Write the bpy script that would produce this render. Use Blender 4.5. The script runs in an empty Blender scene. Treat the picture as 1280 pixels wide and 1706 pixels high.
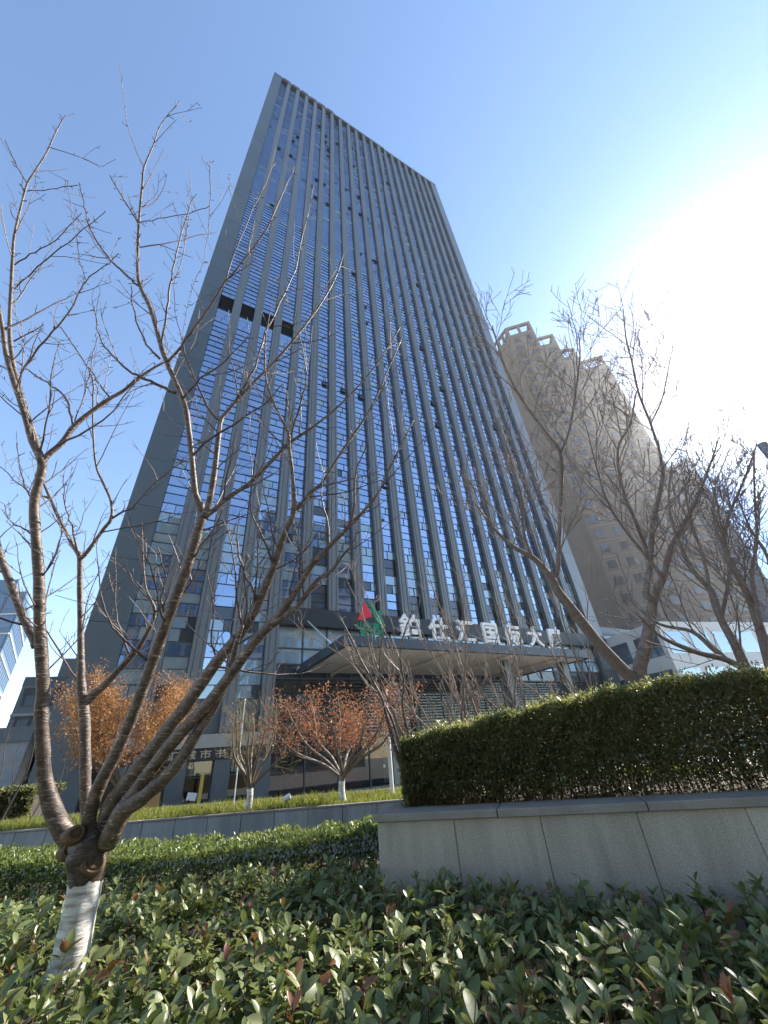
import bpy, math, random
import numpy as np
from mathutils import Vector, Matrix

sc = bpy.context.scene
col = sc.collection
rng = np.random.default_rng(7)
random.seed(7)
rad = math.radians

# ------------------------------------------------------------------ camera
CAM_Z = 1.35
F_PX = 640.0
ZV = np.array([-88.0, -1013.0, F_PX])           # zenith vanishing point relative to the picture centre
UP = ZV / np.linalg.norm(ZV)
HD = np.array([0, 0, 1.0]) - UP * UP[2]
HD /= np.linalg.norm(HD)
RT = np.cross(HD, UP)
if RT[0] < 0:
    RT = -RT
RW = np.array([RT, HD, UP])                      # rows: world x, y, z in camera axes (x right, y down, z forward)
CAM = np.array([0, 0, CAM_Z])
cd = bpy.data.cameras.new('camera')
cam = bpy.data.objects.new('camera', cd)
col.objects.link(cam)
cx, cy, cz = RW[:, 0], -RW[:, 1], -RW[:, 2]
cam.matrix_world = Matrix(((cx[0], cy[0], cz[0], 0), (cx[1], cy[1], cz[1], 0), (cx[2], cy[2], cz[2], CAM_Z), (0, 0, 0, 1)))
cd.sensor_fit = 'HORIZONTAL'
cd.sensor_width = 36
cd.lens = 18.0
cd.clip_start = 0.02
cd.clip_end = 3000
sc.camera = cam

# ------------------------------------------------------------------ sky, sun, exposure
SUN_AZ, SUN_EL = 55.5, 34.5
w = bpy.data.worlds.new('World')
sc.world = w
w.use_nodes = True
nt = w.node_tree
nt.nodes.clear()
o_ = nt.nodes.new('ShaderNodeOutputWorld')
bg = nt.nodes.new('ShaderNodeBackground')
sky = nt.nodes.new('ShaderNodeTexSky')
sky.sky_type = 'NISHITA'
sky.sun_disc = False
sky.sun_elevation = rad(SUN_EL)
sky.sun_rotation = rad(SUN_AZ)
sky.altitude = 50
sky.air_density = 1.0
sky.dust_density = 0.06
sky.ozone_density = 1.2
bg.inputs[1].default_value = 0.15
nt.links.new(sky.outputs[0], bg.inputs[0])
nt.links.new(bg.outputs[0], o_.inputs[0])
sl = bpy.data.lights.new('sun', 'SUN')
sun = bpy.data.objects.new('sun', sl)
col.objects.link(sun)
sl.energy = 4.7
sl.angle = rad(0.53)
sl.color = (1.0, 0.93, 0.82)
sd = Vector((math.sin(rad(SUN_AZ)) * math.cos(rad(SUN_EL)), math.cos(rad(SUN_AZ)) * math.cos(rad(SUN_EL)), math.sin(rad(SUN_EL))))
sun.rotation_euler = (-sd).to_track_quat('-Z', 'Y').to_euler()
sun.location = sd * 100
sc.view_settings.view_transform = 'Standard'
sc.view_settings.look = 'None'
sc.view_settings.exposure = 1.32
sc.view_settings.gamma = 1.0
sc.render.engine = 'CYCLES'
sc.cycles.max_bounces = 6
sc.cycles.volume_bounces = 0
sc.cycles.transparent_max_bounces = 8
sc.cycles.use_denoising = True

# ------------------------------------------------------------------ helpers
def ray(px, py):
    v = np.array([px - 640.0, py - 853.0, F_PX])
    return RW @ v
def at_z(px, py, zc):                             # point on the ray at camera depth zc (metres)
    return CAM + ray(px, py) * (zc / F_PX)
def at_d(px, py, d):                              # point on the ray at horizontal distance d
    r = ray(px, py)
    return CAM + r * (d / math.hypot(r[0], r[1]))
def depth_of(px, py, d):
    r = ray(px, py)
    return F_PX * d / math.hypot(r[0], r[1])
def pol(az, d, z=0.0):
    return np.array([math.sin(rad(az)) * d, math.cos(rad(az)) * d, z])

def tag(o, label=None, cat=None, group=None, kind=None):
    if label: o['label'] = label
    if cat: o['category'] = cat
    if group: o['group'] = group
    if kind: o['kind'] = kind
    return o
def empty(name, loc=(0, 0, 0), rz=0.0):
    o = bpy.data.objects.new(name, None)
    o.empty_display_size = 0.2
    o.location = loc
    o.rotation_euler = (0, 0, rz)
    col.objects.link(o)
    return o
def link(name, me, mat=None, parent=None, loc=(0, 0, 0)):
    o = bpy.data.objects.new(name, me)
    col.objects.link(o)
    if mat is not None and len(me.materials) == 0:
        for m in (mat if isinstance(mat, (list, tuple)) else [mat]):
            me.materials.append(m)
    o.location = loc
    if parent is not None:
        o.parent = parent
    return o
def np_mesh(name, V, F, smooth=False, tone=None, mats=None):
    """V (n,3); F (m,k) array with constant k, or list of such arrays"""
    me = bpy.data.meshes.new(name)
    V = np.asarray(V, dtype=np.float32)
    Fs = F if isinstance(F, list) else [F]
    Fs = [np.asarray(f, dtype=np.int32) for f in Fs if len(f)]
    loops = np.concatenate([f.ravel() for f in Fs])
    sizes = np.concatenate([np.full(len(f), f.shape[1], dtype=np.int32) for f in Fs])
    starts = np.concatenate([[0], np.cumsum(sizes)[:-1]]).astype(np.int32)
    me.vertices.add(len(V)); me.vertices.foreach_set('co', V.ravel())
    me.loops.add(len(loops)); me.loops.foreach_set('vertex_index', loops)
    me.polygons.add(len(sizes)); me.polygons.foreach_set('loop_start', starts)
    try:
        me.polygons.foreach_set('loop_total', sizes)
    except Exception:
        pass
    if smooth:
        me.polygons.foreach_set('use_smooth', np.ones(len(sizes), dtype=bool))
    if mats is not None:
        me.polygons.foreach_set('material_index', np.asarray(mats, dtype=np.int32))
    if tone is not None:
        a = me.attributes.new('tone', 'FLOAT', 'POINT')
        a.data.foreach_set('value', np.asarray(tone, dtype=np.float32))
    me.update()
    me.validate()
    return me

class MB:
    """collects boxes / prisms / tubes into one mesh"""
    def __init__(self):
        self.v = []; self.f = []; self.m = []
    def add(self, vs, fs, mi=0):
        b = len(self.v)
        self.v += [tuple(map(float, p)) for p in vs]
        self.f += [tuple(b + i for i in f) for f in fs]
        self.m += [mi] * len(fs)
        return self
    def box(self, x0, x1, y0, y1, z0, z1, mi=0):
        vs = [(x0, y0, z0), (x1, y0, z0), (x1, y1, z0), (x0, y1, z0), (x0, y0, z1), (x1, y0, z1), (x1, y1, z1), (x0, y1, z1)]
        return self.add(vs, [(0, 3, 2, 1), (4, 5, 6, 7), (0, 1, 5, 4), (1, 2, 6, 5), (2, 3, 7, 6), (3, 0, 4, 7)], mi)
    def prism(self, poly, z0, z1, mi=0):          # poly counter-clockwise in xy
        n = len(poly)
        vs = [(p[0], p[1], z0) for p in poly] + [(p[0], p[1], z1) for p in poly]
        fs = [tuple(range(n - 1, -1, -1)), tuple(range(n, 2 * n))] + [(i, (i + 1) % n, n + (i + 1) % n, n + i) for i in range(n)]
        return self.add(vs, fs, mi)
    def bar(self, a, b, t, mi=0, n=6):
        V, Fq, Fc = tube(np.array([a, b], float), [t, t], n)
        base = len(self.v)
        self.v += [tuple(p) for p in V]
        for f in Fq: self.f.append(tuple(base + i for i in f)); self.m.append(mi)
        for f in Fc: self.f.append(tuple(base + i for i in f)); self.m.append(mi)
        return self
    def quad(self, a, b, c, d, mi=0):
        return self.add([a, b, c, d], [(0, 1, 2, 3)], mi)
    def mesh(self, name):
        me = bpy.data.meshes.new(name)
        me.from_pydata(self.v, [], self.f)
        me.polygons.foreach_set('material_index', self.m)
        me.update()
        return me
    def build(self, name, mat, parent=None, loc=(0, 0, 0), bevel=0.0):
        o = link(name, self.mesh(name), mat, parent, loc)
        if bevel:
            b = o.modifiers.new('bevel', 'BEVEL'); b.width = bevel; b.segments = 2; b.limit_method = 'ANGLE'
        return o

def tube(P, R, n=6):
    """round tube along polyline: verts, quads, caps"""
    P = np.asarray(P, float); R = np.asarray(R, float)
    T = np.gradient(P, axis=0)
    T /= np.linalg.norm(T, axis=1)[:, None] + 1e-9
    ref = np.array([0.31, 0.17, 0.93]) if abs(T[0] @ np.array([0.31, 0.17, 0.93])) < 0.9 else np.array([1.0, 0.1, 0])
    A = np.cross(T, ref); A /= np.linalg.norm(A, axis=1)[:, None] + 1e-9
    B = np.cross(T, A)
    th = np.linspace(0, 2 * math.pi, n, endpoint=False)
    V = P[:, None, :] + R[:, None, None] * (A[:, None, :] * np.cos(th)[None, :, None] + B[:, None, :] * np.sin(th)[None, :, None])
    V = V.reshape(-1, 3)
    k = len(P)
    i = np.arange(k - 1)[:, None] * n
    j = np.arange(n)[None, :]
    j2 = (j + 1) % n
    Q = np.stack([i + j, i + j2, i + n + j2, i + n + j], -1).reshape(-1, 4)
    C = [tuple(range(n - 1, -1, -1)), tuple(range((k - 1) * n, k * n))]
    return V, Q, C
class Tubes:
    def __init__(self): self.V = []; self.Q = []; self.n = 0; self.caps = []
    def add(self, P, R, n=5, cap=False):
        V, Q, C = tube(P, R, n)
        self.V.append(V); self.Q.append(Q + self.n)
        if cap:
            for c in C: self.caps.append((n, [x + self.n for x in c]))
        self.n += len(V)
    def mesh(self, name, smooth=True):
        V = np.concatenate(self.V); F = [np.concatenate(self.Q)]
        for k in sorted(set(c[0] for c in self.caps)):
            F.append(np.array([c[1] for c in self.caps if c[0] == k]))
        return np_mesh(name, V, F, smooth)
    def build(self, name, mat, parent=None, off=(0, 0, 0), smooth=True):
        self.V = [v - np.asarray(off) for v in self.V]
        return link(name, self.mesh(name, smooth), mat, parent)

# ------------------------------------------------------------------ materials
MT = {}
def mat(name, base, rough=0.7, metal=0.0, spec=0.5, noise=None, bump=None, vary=None, ior=None, coat=0.0):
    m = bpy.data.materials.new(name); m.use_nodes = True
    t = m.node_tree; b = t.nodes['Principled BSDF']
    b.inputs['Base Color'].default_value = (*base, 1); b.inputs['Roughness'].default_value = rough
    b.inputs['Metallic'].default_value = metal
    b.inputs['Specular IOR Level'].default_value = spec
    if ior: b.inputs['IOR'].default_value = ior
    if coat: b.inputs['Coat Weight'].default_value = coat
    tc = t.nodes.new('ShaderNodeTexCoord')
    if noise:                                      # noise = (scale, other colour, detail, stretch xyz)
        sca, c2, det, stretch = (list(noise) + [6, (1, 1, 1)])[:4] if len(noise) < 4 else noise
        mp = t.nodes.new('ShaderNodeMapping'); mp.inputs['Scale'].default_value = stretch
        n = t.nodes.new('ShaderNodeTexNoise'); n.inputs['Scale'].default_value = sca; n.inputs['Detail'].default_value = det
        n.inputs['Roughness'].default_value = 0.65
        r = t.nodes.new('ShaderNodeValToRGB')
        r.color_ramp.elements[0].position = 0.32; r.color_ramp.elements[1].position = 0.68
        r.color_ramp.elements[0].color = (*base, 1); r.color_ramp.elements[1].color = (*c2, 1)
        t.links.new(tc.outputs['Object'], mp.inputs[0]); t.links.new(mp.outputs[0], n.inputs['Vector'])
        t.links.new(n.outputs['Fac'], r.inputs[0]); t.links.new(r.outputs[0], b.inputs['Base Color'])
    if bump:                                       # bump = (scale, strength, distance)
        n2 = t.nodes.new('ShaderNodeTexNoise'); n2.inputs['Scale'].default_value = bump[0]; n2.inputs['Detail'].default_value = 5
        bp = t.nodes.new('ShaderNodeBump'); bp.inputs['Strength'].default_value = bump[1]; bp.inputs['Distance'].default_value = bump[2]
        t.links.new(tc.outputs['Object'], n2.inputs['Vector']); t.links.new(n2.outputs['Fac'], bp.inputs['Height'])
        t.links.new(bp.outputs[0], b.inputs['Normal'])
    MT[name] = m
    return m
def vary_by_object(m, amount=0.15):               # each piece of stone or metal a slightly different value
    t = m.node_tree; b = t.nodes['Principled BSDF']
    src = b.inputs['Base Color'].links[0].from_socket if b.inputs['Base Color'].links else None
    oi = t.nodes.new('ShaderNodeObjectInfo')
    mr = t.nodes.new('ShaderNodeMapRange'); mr.inputs['To Min'].default_value = 1 - amount; mr.inputs['To Max'].default_value = 1 + amount
    hv = t.nodes.new('ShaderNodeHueSaturation')
    if src: t.links.new(src, hv.inputs['Color'])
    else: hv.inputs['Color'].default_value = b.inputs['Base Color'].default_value
    t.links.new(oi.outputs['Random'], mr.inputs['Value']); t.links.new(mr.outputs[0], hv.inputs['Value'])
    t.links.new(hv.outputs[0], b.inputs['Base Color'])
    return m
def leaf_mat(name, stops, rough=0.45, trans=0.35, spec=0.5, back=None):
    """colour from the per-leaf 'tone' attribute; light also passes through the blade"""
    m = bpy.data.materials.new(name); m.use_nodes = True
    t = m.node_tree; b = t.nodes['Principled BSDF']; out = t.nodes['Material Output']
    a = t.nodes.new('ShaderNodeAttribute'); a.attribute_name = 'tone'
    r = t.nodes.new('ShaderNodeValToRGB'); r.color_ramp.interpolation = 'LINEAR'
    els = r.color_ramp.elements
    while len(els) < len(stops): els.new(0.5)
    for e, (p, c) in zip(els, stops): e.position = p; e.color = (*c, 1)
    t.links.new(a.outputs['Fac'], r.inputs[0])
    tc = t.nodes.new('ShaderNodeTexCoord'); n = t.nodes.new('ShaderNodeTexNoise'); n.inputs['Scale'].default_value = 60
    hs = t.nodes.new('ShaderNodeHueSaturation'); mr = t.nodes.new('ShaderNodeMapRange')
    mr.inputs['To Min'].default_value = 0.75; mr.inputs['To Max'].default_value = 1.25
    t.links.new(tc.outputs['Object'], n.inputs['Vector']); t.links.new(n.outputs['Fac'], mr.inputs['Value']); t.links.new(mr.outputs[0], hs.inputs['Value'])
    t.links.new(r.outputs[0], hs.inputs['Color'])
    t.links.new(hs.outputs[0], b.inputs['Base Color'])
    b.inputs['Roughness'].default_value = rough; b.inputs['Specular IOR Level'].default_value = spec
    tr = t.nodes.new('ShaderNodeBsdfTranslucent')
    g = t.nodes.new('ShaderNodeHueSaturation'); g.inputs['Value'].default_value = 1.6; g.inputs['Saturation'].default_value = 1.1
    t.links.new(hs.outputs[0], g.inputs['Color']); t.links.new(g.outputs[0], tr.inputs['Color'])
    mx = t.nodes.new('ShaderNodeMixShader'); mx.inputs[0].default_value = trans
    t.links.new(b.outputs[0], mx.inputs[1]); t.links.new(tr.outputs[0], mx.inputs[2]); t.links.new(mx.outputs[0], out.inputs[0])
    MT[name] = m
    return m
def glass_mat(name, tint, refl, body, rough=0.015, wav=0.0, top=0.95):
    """coated facade glass: a dark body seen under a strong mirror coat"""
    m = bpy.data.materials.new(name); m.use_nodes = True
    t = m.node_tree; out = t.nodes['Material Output']; b = t.nodes['Principled BSDF']
    b.inputs['Base Color'].default_value = (*body, 1); b.inputs['Roughness'].default_value = 0.4
    gl = t.nodes.new('ShaderNodeBsdfGlossy'); gl.inputs['Color'].default_value = (*tint, 1); gl.inputs['Roughness'].default_value = rough
    lw = t.nodes.new('ShaderNodeLayerWeight'); lw.inputs['Blend'].default_value = 0.35
    mr = t.nodes.new('ShaderNodeMapRange'); mr.inputs['To Min'].default_value = refl; mr.inputs['To Max'].default_value = top
    mx = t.nodes.new('ShaderNodeMixShader')
    t.links.new(lw.outputs['Fresnel'], mr.inputs['Value']); t.links.new(mr.outputs[0], mx.inputs[0])
    t.links.new(b.outputs[0], mx.inputs[1]); t.links.new(gl.outputs[0], mx.inputs[2]); t.links.new(mx.outputs[0], out.inputs[0])
    if wav:
        tc = t.nodes.new('ShaderNodeTexCoord'); n = t.nodes.new('ShaderNodeTexNoise'); n.inputs['Scale'].default_value = 0.9
        bp = t.nodes.new('ShaderNodeBump'); bp.inputs['Strength'].default_value = wav; bp.inputs['Distance'].default_value = 0.02
        t.links.new(tc.outputs['Object'], n.inputs['Vector']); t.links.new(n.outputs['Fac'], bp.inputs['Height']); t.links.new(bp.outputs[0], gl.inputs['Normal'])
    MT[name] = m
    return m
def clear_glass(name, tint=(0.75, 0.85, 0.85), refl=0.12):
    m = bpy.data.materials.new(name); m.use_nodes = True
    t = m.node_tree; out = t.nodes['Material Output']
    t.nodes.remove(t.nodes['Principled BSDF'])
    tr = t.nodes.new('ShaderNodeBsdfTransparent'); tr.inputs['Color'].default_value = (*tint, 1)
    gl = t.nodes.new('ShaderNodeBsdfGlossy'); gl.inputs['Roughness'].default_value = 0.01
    lw = t.nodes.new('ShaderNodeLayerWeight'); lw.inputs['Blend'].default_value = 0.3
    mr = t.nodes.new('ShaderNodeMapRange'); mr.inputs['To Min'].default_value = refl; mr.inputs['To Max'].default_value = 0.95
    mx = t.nodes.new('ShaderNodeMixShader')
    t.links.new(lw.outputs['Fresnel'], mr.inputs['Value']); t.links.new(mr.outputs[0], mx.inputs[0])
    t.links.new(tr.outputs[0], mx.inputs[1]); t.links.new(gl.outputs[0], mx.inputs[2]); t.links.new(mx.outputs[0], out.inputs[0])
    MT[name] = m
    return m

mat('paving', (0.34, 0.33, 0.31), 0.85, noise=(0.6, (0.4, 0.39, 0.37)), bump=(30, 0.2, 0.01))
mat('soil', (0.055, 0.042, 0.03), 0.95, noise=(9, (0.11, 0.085, 0.055)), bump=(40, 0.8, 0.03))
mat('granite', (0.3, 0.27, 0.225), 0.75, noise=(110, (0.52, 0.475, 0.4), 3, (1, 1, 1)), bump=(180, 0.25, 0.003))
vary_by_object(MT['granite'], 0.08)
def stain(m, dark=.72, stretch=(3.5, 3.5, .5)):   # rain streaks and dirt
    t = m.node_tree; b = t.nodes['Principled BSDF']; src = b.inputs['Base Color'].links[0].from_socket
    tc = t.nodes.new('ShaderNodeTexCoord'); gi = t.nodes.new('ShaderNodeNewGeometry'); mp = t.nodes.new('ShaderNodeMapping'); mp.inputs['Scale'].default_value = stretch
    n = t.nodes.new('ShaderNodeTexNoise'); n.inputs['Scale'].default_value = 1.6; n.inputs['Detail'].default_value = 7; n.inputs['Roughness'].default_value = .6
    r = t.nodes.new('ShaderNodeValToRGB'); r.color_ramp.elements[0].position = .36; r.color_ramp.elements[1].position = .6
    r.color_ramp.elements[0].color = (dark, dark * .98, dark * .94, 1); r.color_ramp.elements[1].color = (1, 1, 1, 1)
    mx = t.nodes.new('ShaderNodeMixRGB'); mx.blend_type = 'MULTIPLY'; mx.inputs[0].default_value = 1
    t.links.new(gi.outputs['Position'], mp.inputs[0]); t.links.new(mp.outputs[0], n.inputs['Vector']); t.links.new(n.outputs['Fac'], r.inputs[0])
    t.links.new(src, mx.inputs[1]); t.links.new(r.outputs[0], mx.inputs[2]); t.links.new(mx.outputs[0], b.inputs['Base Color'])
stain(MT['granite'], .74)
mat('coping', (0.2, 0.185, 0.16), 0.6, noise=(90, (0.3, 0.275, 0.24), 3, (1, 1, 1)), bump=(120, 0.2, 0.002))
vary_by_object(MT['coping'], 0.08)
mat('grey_stone', (0.24, 0.27, 0.28), 0.7, noise=(3.0, (0.31, 0.335, 0.34), 8, (6, 6, 0.35)), bump=(90, 0.15, 0.002))
vary_by_object(MT['grey_stone'], 0.06)
stain(MT['grey_stone'], .75, (2, 2, .3)); stain(MT['coping'], .8, (3, 3, 3))
mat('metal_panel', (0.085, 0.105, 0.115), 0.42, 0.25, 0.5, noise=(0.5, (0.105, 0.125, 0.135), 4, (1, 1, 0.15)))
vary_by_object(MT['metal_panel'], 0.07)
mat('fin_metal', (0.14, 0.15, 0.155), 0.4, 0.3, 0.5, noise=(0.7, (0.17, 0.18, 0.182), 4, (1, 1, 0.1)))
vary_by_object(MT['fin_metal'], 0.05)
mat('dark_metal', (0.03, 0.034, 0.038), 0.45, 0.3)
mat('mullion', (0.055, 0.068, 0.085), 0.45, 0.3)
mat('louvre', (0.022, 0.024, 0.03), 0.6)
mat('soffit', (0.36, 0.32, 0.26), 0.6, noise=(0.9, (0.42, 0.375, 0.31), 5, (1, 1, 1)))
vary_by_object(MT['soffit'], 0.06)
mat('white_paint', (0.72, 0.72, 0.72), 0.5)
mat('rod_white', (0.7, 0.72, 0.74), 0.35, 0.4)
mat('logo_red', (0.6, 0.02, 0.035), 0.45)
mat('logo_green', (0.0, 0.2, 0.1), 0.45)
mat('sign_gold', (0.42, 0.36, 0.26), 0.4, 0.5)
mat('concrete_band', (0.36, 0.34, 0.3), 0.75, noise=(1.5, (0.29, 0.275, 0.25), 6, (1, 1, 1)))
mat('interior', (0.05, 0.05, 0.05), 0.8, noise=(0.8, (0.1, 0.09, 0.08), 4, (1, 1, 1)))
mat('interior_red', (0.16, 0.03, 0.03), 0.7)
mat('interior_pale', (0.38, 0.38, 0.33), 0.8)
mat('shade_cloth', (0.5, 0.49, 0.43), 0.9)
mat('wood_board', (0.42, 0.24, 0.08), 0.7, noise=(4, (0.32, 0.17, 0.05), 5, (1, 1, 8)))
mat('yellow_post', (0.5, 0.33, 0.06), 0.5)
mat('paper', (0.75, 0.76, 0.74), 0.8)
mat('brown_render', (0.235, 0.2, 0.175), 0.85, noise=(0.4, (0.2, 0.172, 0.152), 5, (1, 1, 1)))
mat('brown_dark', (0.13, 0.1, 0.08), 0.85)
mat('cream_trim', (0.28, 0.235, 0.2), 0.8)
mat('pale_panel', (0.55, 0.56, 0.56), 0.6)
mat('grey_wall', (0.14, 0.15, 0.155), 0.75, noise=(0.5, (0.18, 0.19, 0.195), 5, (1, 1, 1)))
mat('stone_wall', (0.3, 0.3, 0.3), 0.8, noise=(0.8, (0.38, 0.38, 0.375), 5, (1, 1, 1)))
mat('steel_blue', (0.1, 0.15, 0.22), 0.4, 0.2)
glass_mat('sky_glass', (0.64, 0.76, 0.95), 0.58, (0.02, 0.035, 0.06), wav=0.12)
glass_mat('sky_glass_b', (0.57, 0.7, 0.92), 0.54, (0.015, 0.03, 0.06), wav=0.12)
glass_mat('blind_glass', (0.6, 0.74, 0.85), 0.3, (0.23, 0.3, 0.31), wav=0.1)
glass_mat('dark_glass', (0.5, 0.55, 0.6), 0.1, (0.012, 0.014, 0.018))
glass_mat('far_glass', (0.6, 0.7, 0.82), 0.35, (0.08, 0.11, 0.14))
glass_mat('brown_glass', (0.6, 0.6, 0.6), 0.12, (0.1, 0.085, 0.075), top=.5)
glass_mat('left_glass', (0.5, 0.6, 0.75), 0.12, (0.035, 0.055, 0.09), top=.35)
clear_glass('shop_glass', (0.55, 0.62, 0.62), 0.07)
leaf_mat('photinia_leaf', [(0.0, (0.09, 0.12, 0.04)), (0.45, (0.145, 0.18, 0.06)), (0.8, (0.24, 0.25, 0.095)), (0.9, (0.2, 0.13, 0.05)), (1.0, (0.2, 0.06, 0.035))], 0.42, 0.22, 0.5)
leaf_mat('hedge_leaf', [(0.0, (0.11, 0.12, 0.05)), (0.6, (0.165, 0.175, 0.07)), (0.9, (0.23, 0.235, 0.095)), (1.0, (0.28, 0.12, 0.065))], 0.35, 0.45, 0.5)
leaf_mat('box_leaf', [(0.0, (0.035, 0.075, 0.018)), (0.6, (0.095, 0.135, 0.038)), (1.0, (0.18, 0.21, 0.065))], 0.35, 0.35, 0.5)
leaf_mat('grass_blade', [(0.0, (0.09, 0.13, 0.02)), (0.6, (0.18, 0.2, 0.04)), (1.0, (0.28, 0.24, 0.08))], 0.6, 0.4, 0.3)
leaf_mat('orange_leaf', [(0.0, (0.2, 0.095, 0.04)), (0.5, (0.34, 0.17, 0.075)), (1.0, (0.44, 0.27, 0.12))], 0.6, 0.3, 0.3)
leaf_mat('red_leaf', [(0.0, (0.19, 0.085, 0.05)), (0.5, (0.31, 0.135, 0.075)), (1.0, (0.46, 0.23, 0.13))], 0.6, 0.3, 0.3)
leaf_mat('dead_leaf', [(0.0, (0.11, 0.05, 0.02)), (1.0, (0.24, 0.12, 0.045))], 0.6, 0.2, 0.3)
mat('far_twig', (0.055, 0.045, 0.04), 0.9)
mat('tan_twig', (0.24, 0.2, 0.1), 0.85)
mat('scar', (0.2, 0.13, 0.07), 0.9, noise=(40, (0.08, 0.05, 0.03)), bump=(60, 0.6, 0.004))

def bark(name, c1, c2, lent, white_z=None, white_col=(0.62, 0.61, 0.57)):
    m = bpy.data.materials.new(name); m.use_nodes = True
    t = m.node_tree; b = t.nodes['Principled BSDF']
    tc = t.nodes.new('ShaderNodeTexCoord')
    n1 = t.nodes.new('ShaderNodeTexNoise'); n1.inputs['Scale'].default_value = 22; n1.inputs['Detail'].default_value = 9; n1.inputs['Roughness'].default_value = .7
    r1 = t.nodes.new('ShaderNodeValToRGB'); r1.color_ramp.elements[0].position = 0.35; r1.color_ramp.elements[1].position = 0.65
    r1.color_ramp.elements[0].color = (*c1, 1); r1.color_ramp.elements[1].color = (*c2, 1)
    mp = t.nodes.new('ShaderNodeMapping'); mp.inputs['Scale'].default_value = (14, 14, 85)
    n2 = t.nodes.new('ShaderNodeTexNoise'); n2.inputs['Scale'].default_value = 1.6; n2.inputs['Detail'].default_value = 4
    r2 = t.nodes.new('ShaderNodeValToRGB'); r2.color_ramp.elements[0].position = 0.6; r2.color_ramp.elements[1].position = 0.64
    mixl = t.nodes.new('ShaderNodeMixRGB'); mixl.inputs[2].default_value = (*lent, 1)
    t.links.new(tc.outputs['Object'], n1.inputs['Vector']); t.links.new(n1.outputs['Fac'], r1.inputs[0])
    t.links.new(tc.outputs['Object'], mp.inputs[0]); t.links.new(mp.outputs[0], n2.inputs['Vector']); t.links.new(n2.outputs['Fac'], r2.inputs[0])
    t.links.new(r2.outputs[0], mixl.inputs[0]); t.links.new(r1.outputs[0], mixl.inputs[1])
    last = mixl
    if white_z is not None:
        sx = t.nodes.new('ShaderNodeSeparateXYZ'); t.links.new(tc.outputs['Object'], sx.inputs[0])
        ad = t.nodes.new('ShaderNodeMath'); ad.operation = 'MULTIPLY_ADD'; ad.inputs[1].default_value = 0.07
        n3 = t.nodes.new('ShaderNodeTexNoise'); n3.inputs['Scale'].default_value = 22; n3.inputs['Detail'].default_value = 5
        t.links.new(tc.outputs['Object'], n3.inputs['Vector'])
        t.links.new(n3.outputs['Fac'], ad.inputs[0]); t.links.new(sx.outputs['Z'], ad.inputs[2])
        lt = t.nodes.new('ShaderNodeMath'); lt.operation = 'LESS_THAN'; lt.inputs[1].default_value = white_z + 0.035
        t.links.new(ad.outputs[0], lt.inputs[0])
        wr = t.nodes.new('ShaderNodeValToRGB'); wr.color_ramp.elements[0].position = 0.3; wr.color_ramp.elements[1].position = 0.55
        wr.color_ramp.elements[0].color = (0.3, 0.27, 0.23, 1); wr.color_ramp.elements[1].color = (*white_col, 1)
        n4 = t.nodes.new('ShaderNodeTexNoise'); n4.inputs['Scale'].default_value = 1.5; n4.inputs['Detail'].default_value = 8
        mp4 = t.nodes.new('ShaderNodeMapping'); mp4.inputs['Scale'].default_value = (6, 6, 30)
        t.links.new(tc.outputs['Object'], mp4.inputs[0]); t.links.new(mp4.outputs[0], n4.inputs['Vector']); t.links.new(n4.outputs['Fac'], wr.inputs[0])
        mw = t.nodes.new('ShaderNodeMixRGB'); t.links.new(lt.outputs[0], mw.inputs[0]); t.links.new(last.outputs[0], mw.inputs[1]); t.links.new(wr.outputs[0], mw.inputs[2])
        last = mw
    t.links.new(last.outputs[0], b.inputs['Base Color'])
    b.inputs['Roughness'].default_value = 0.48; b.inputs['Specular IOR Level'].default_value = 0.5
    bp = t.nodes.new('ShaderNodeBump'); bp.inputs['Strength'].default_value = 0.7; bp.inputs['Distance'].default_value = 0.006
    av = t.nodes.new('ShaderNodeMath'); av.operation = 'MULTIPLY_ADD'; av.inputs[1].default_value = .6
    t.links.new(n1.outputs['Fac'], av.inputs[0]); t.links.new(n2.outputs['Fac'], av.inputs[2]); t.links.new(av.outputs[0], bp.inputs['Height']); t.links.new(bp.outputs[0], b.inputs['Normal'])
    MT[name] = m
    return m
bark('cherry_bark', (0.045, 0.034, 0.031), (0.19, 0.14, 0.11), (0.36, 0.29, 0.23))
bark('twig_bark', (0.055, 0.035, 0.035), (0.13, 0.09, 0.08), (0.15, 0.11, 0.095))
bark('grey_bark', (0.14, 0.115, 0.105), (0.26, 0.215, 0.195), (0.28, 0.235, 0.21))
bark('pale_bark', (0.17, 0.13, 0.11), (0.3, 0.24, 0.2), (0.3, 0.25, 0.21))

for n_ in ('grey_bark', 'pale_bark'):
    b_ = MT[n_].node_tree.nodes['Principled BSDF']; b_.inputs['Roughness'].default_value = .85; b_.inputs['Specular IOR Level'].default_value = .15
# ------------------------------------------------------------------ ground and beds
ZG = -0.5                                         # plaza level
g = MB().box(-300, 300, -300, 300, ZG - 0.3, ZG).build('ground', MT['paving'])
tag(g, kind='structure')

# planter (right), retaining wall (behind), lines on plan
PC = np.array([-0.26, 3.74])                      # planter corner
PD = np.array([math.sin(rad(107)), math.cos(rad(107))])   # along the planter front, to the right
PN = np.array([PD[1] * -1, PD[0]])                # into the planter (away from the camera)
if PN[1] < 0: PN = -PN
COPE = CAM_Z - 0.38                               # coping top
WA = np.array([-16.0, 9.45]); WB = np.array([6.2, 8.1])    # retaining wall front line
WD = (WB - WA) / np.linalg.norm(WB - WA); WN = np.array([-WD[1], WD[0]])
WTOP = CAM_Z - 0.69

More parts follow.
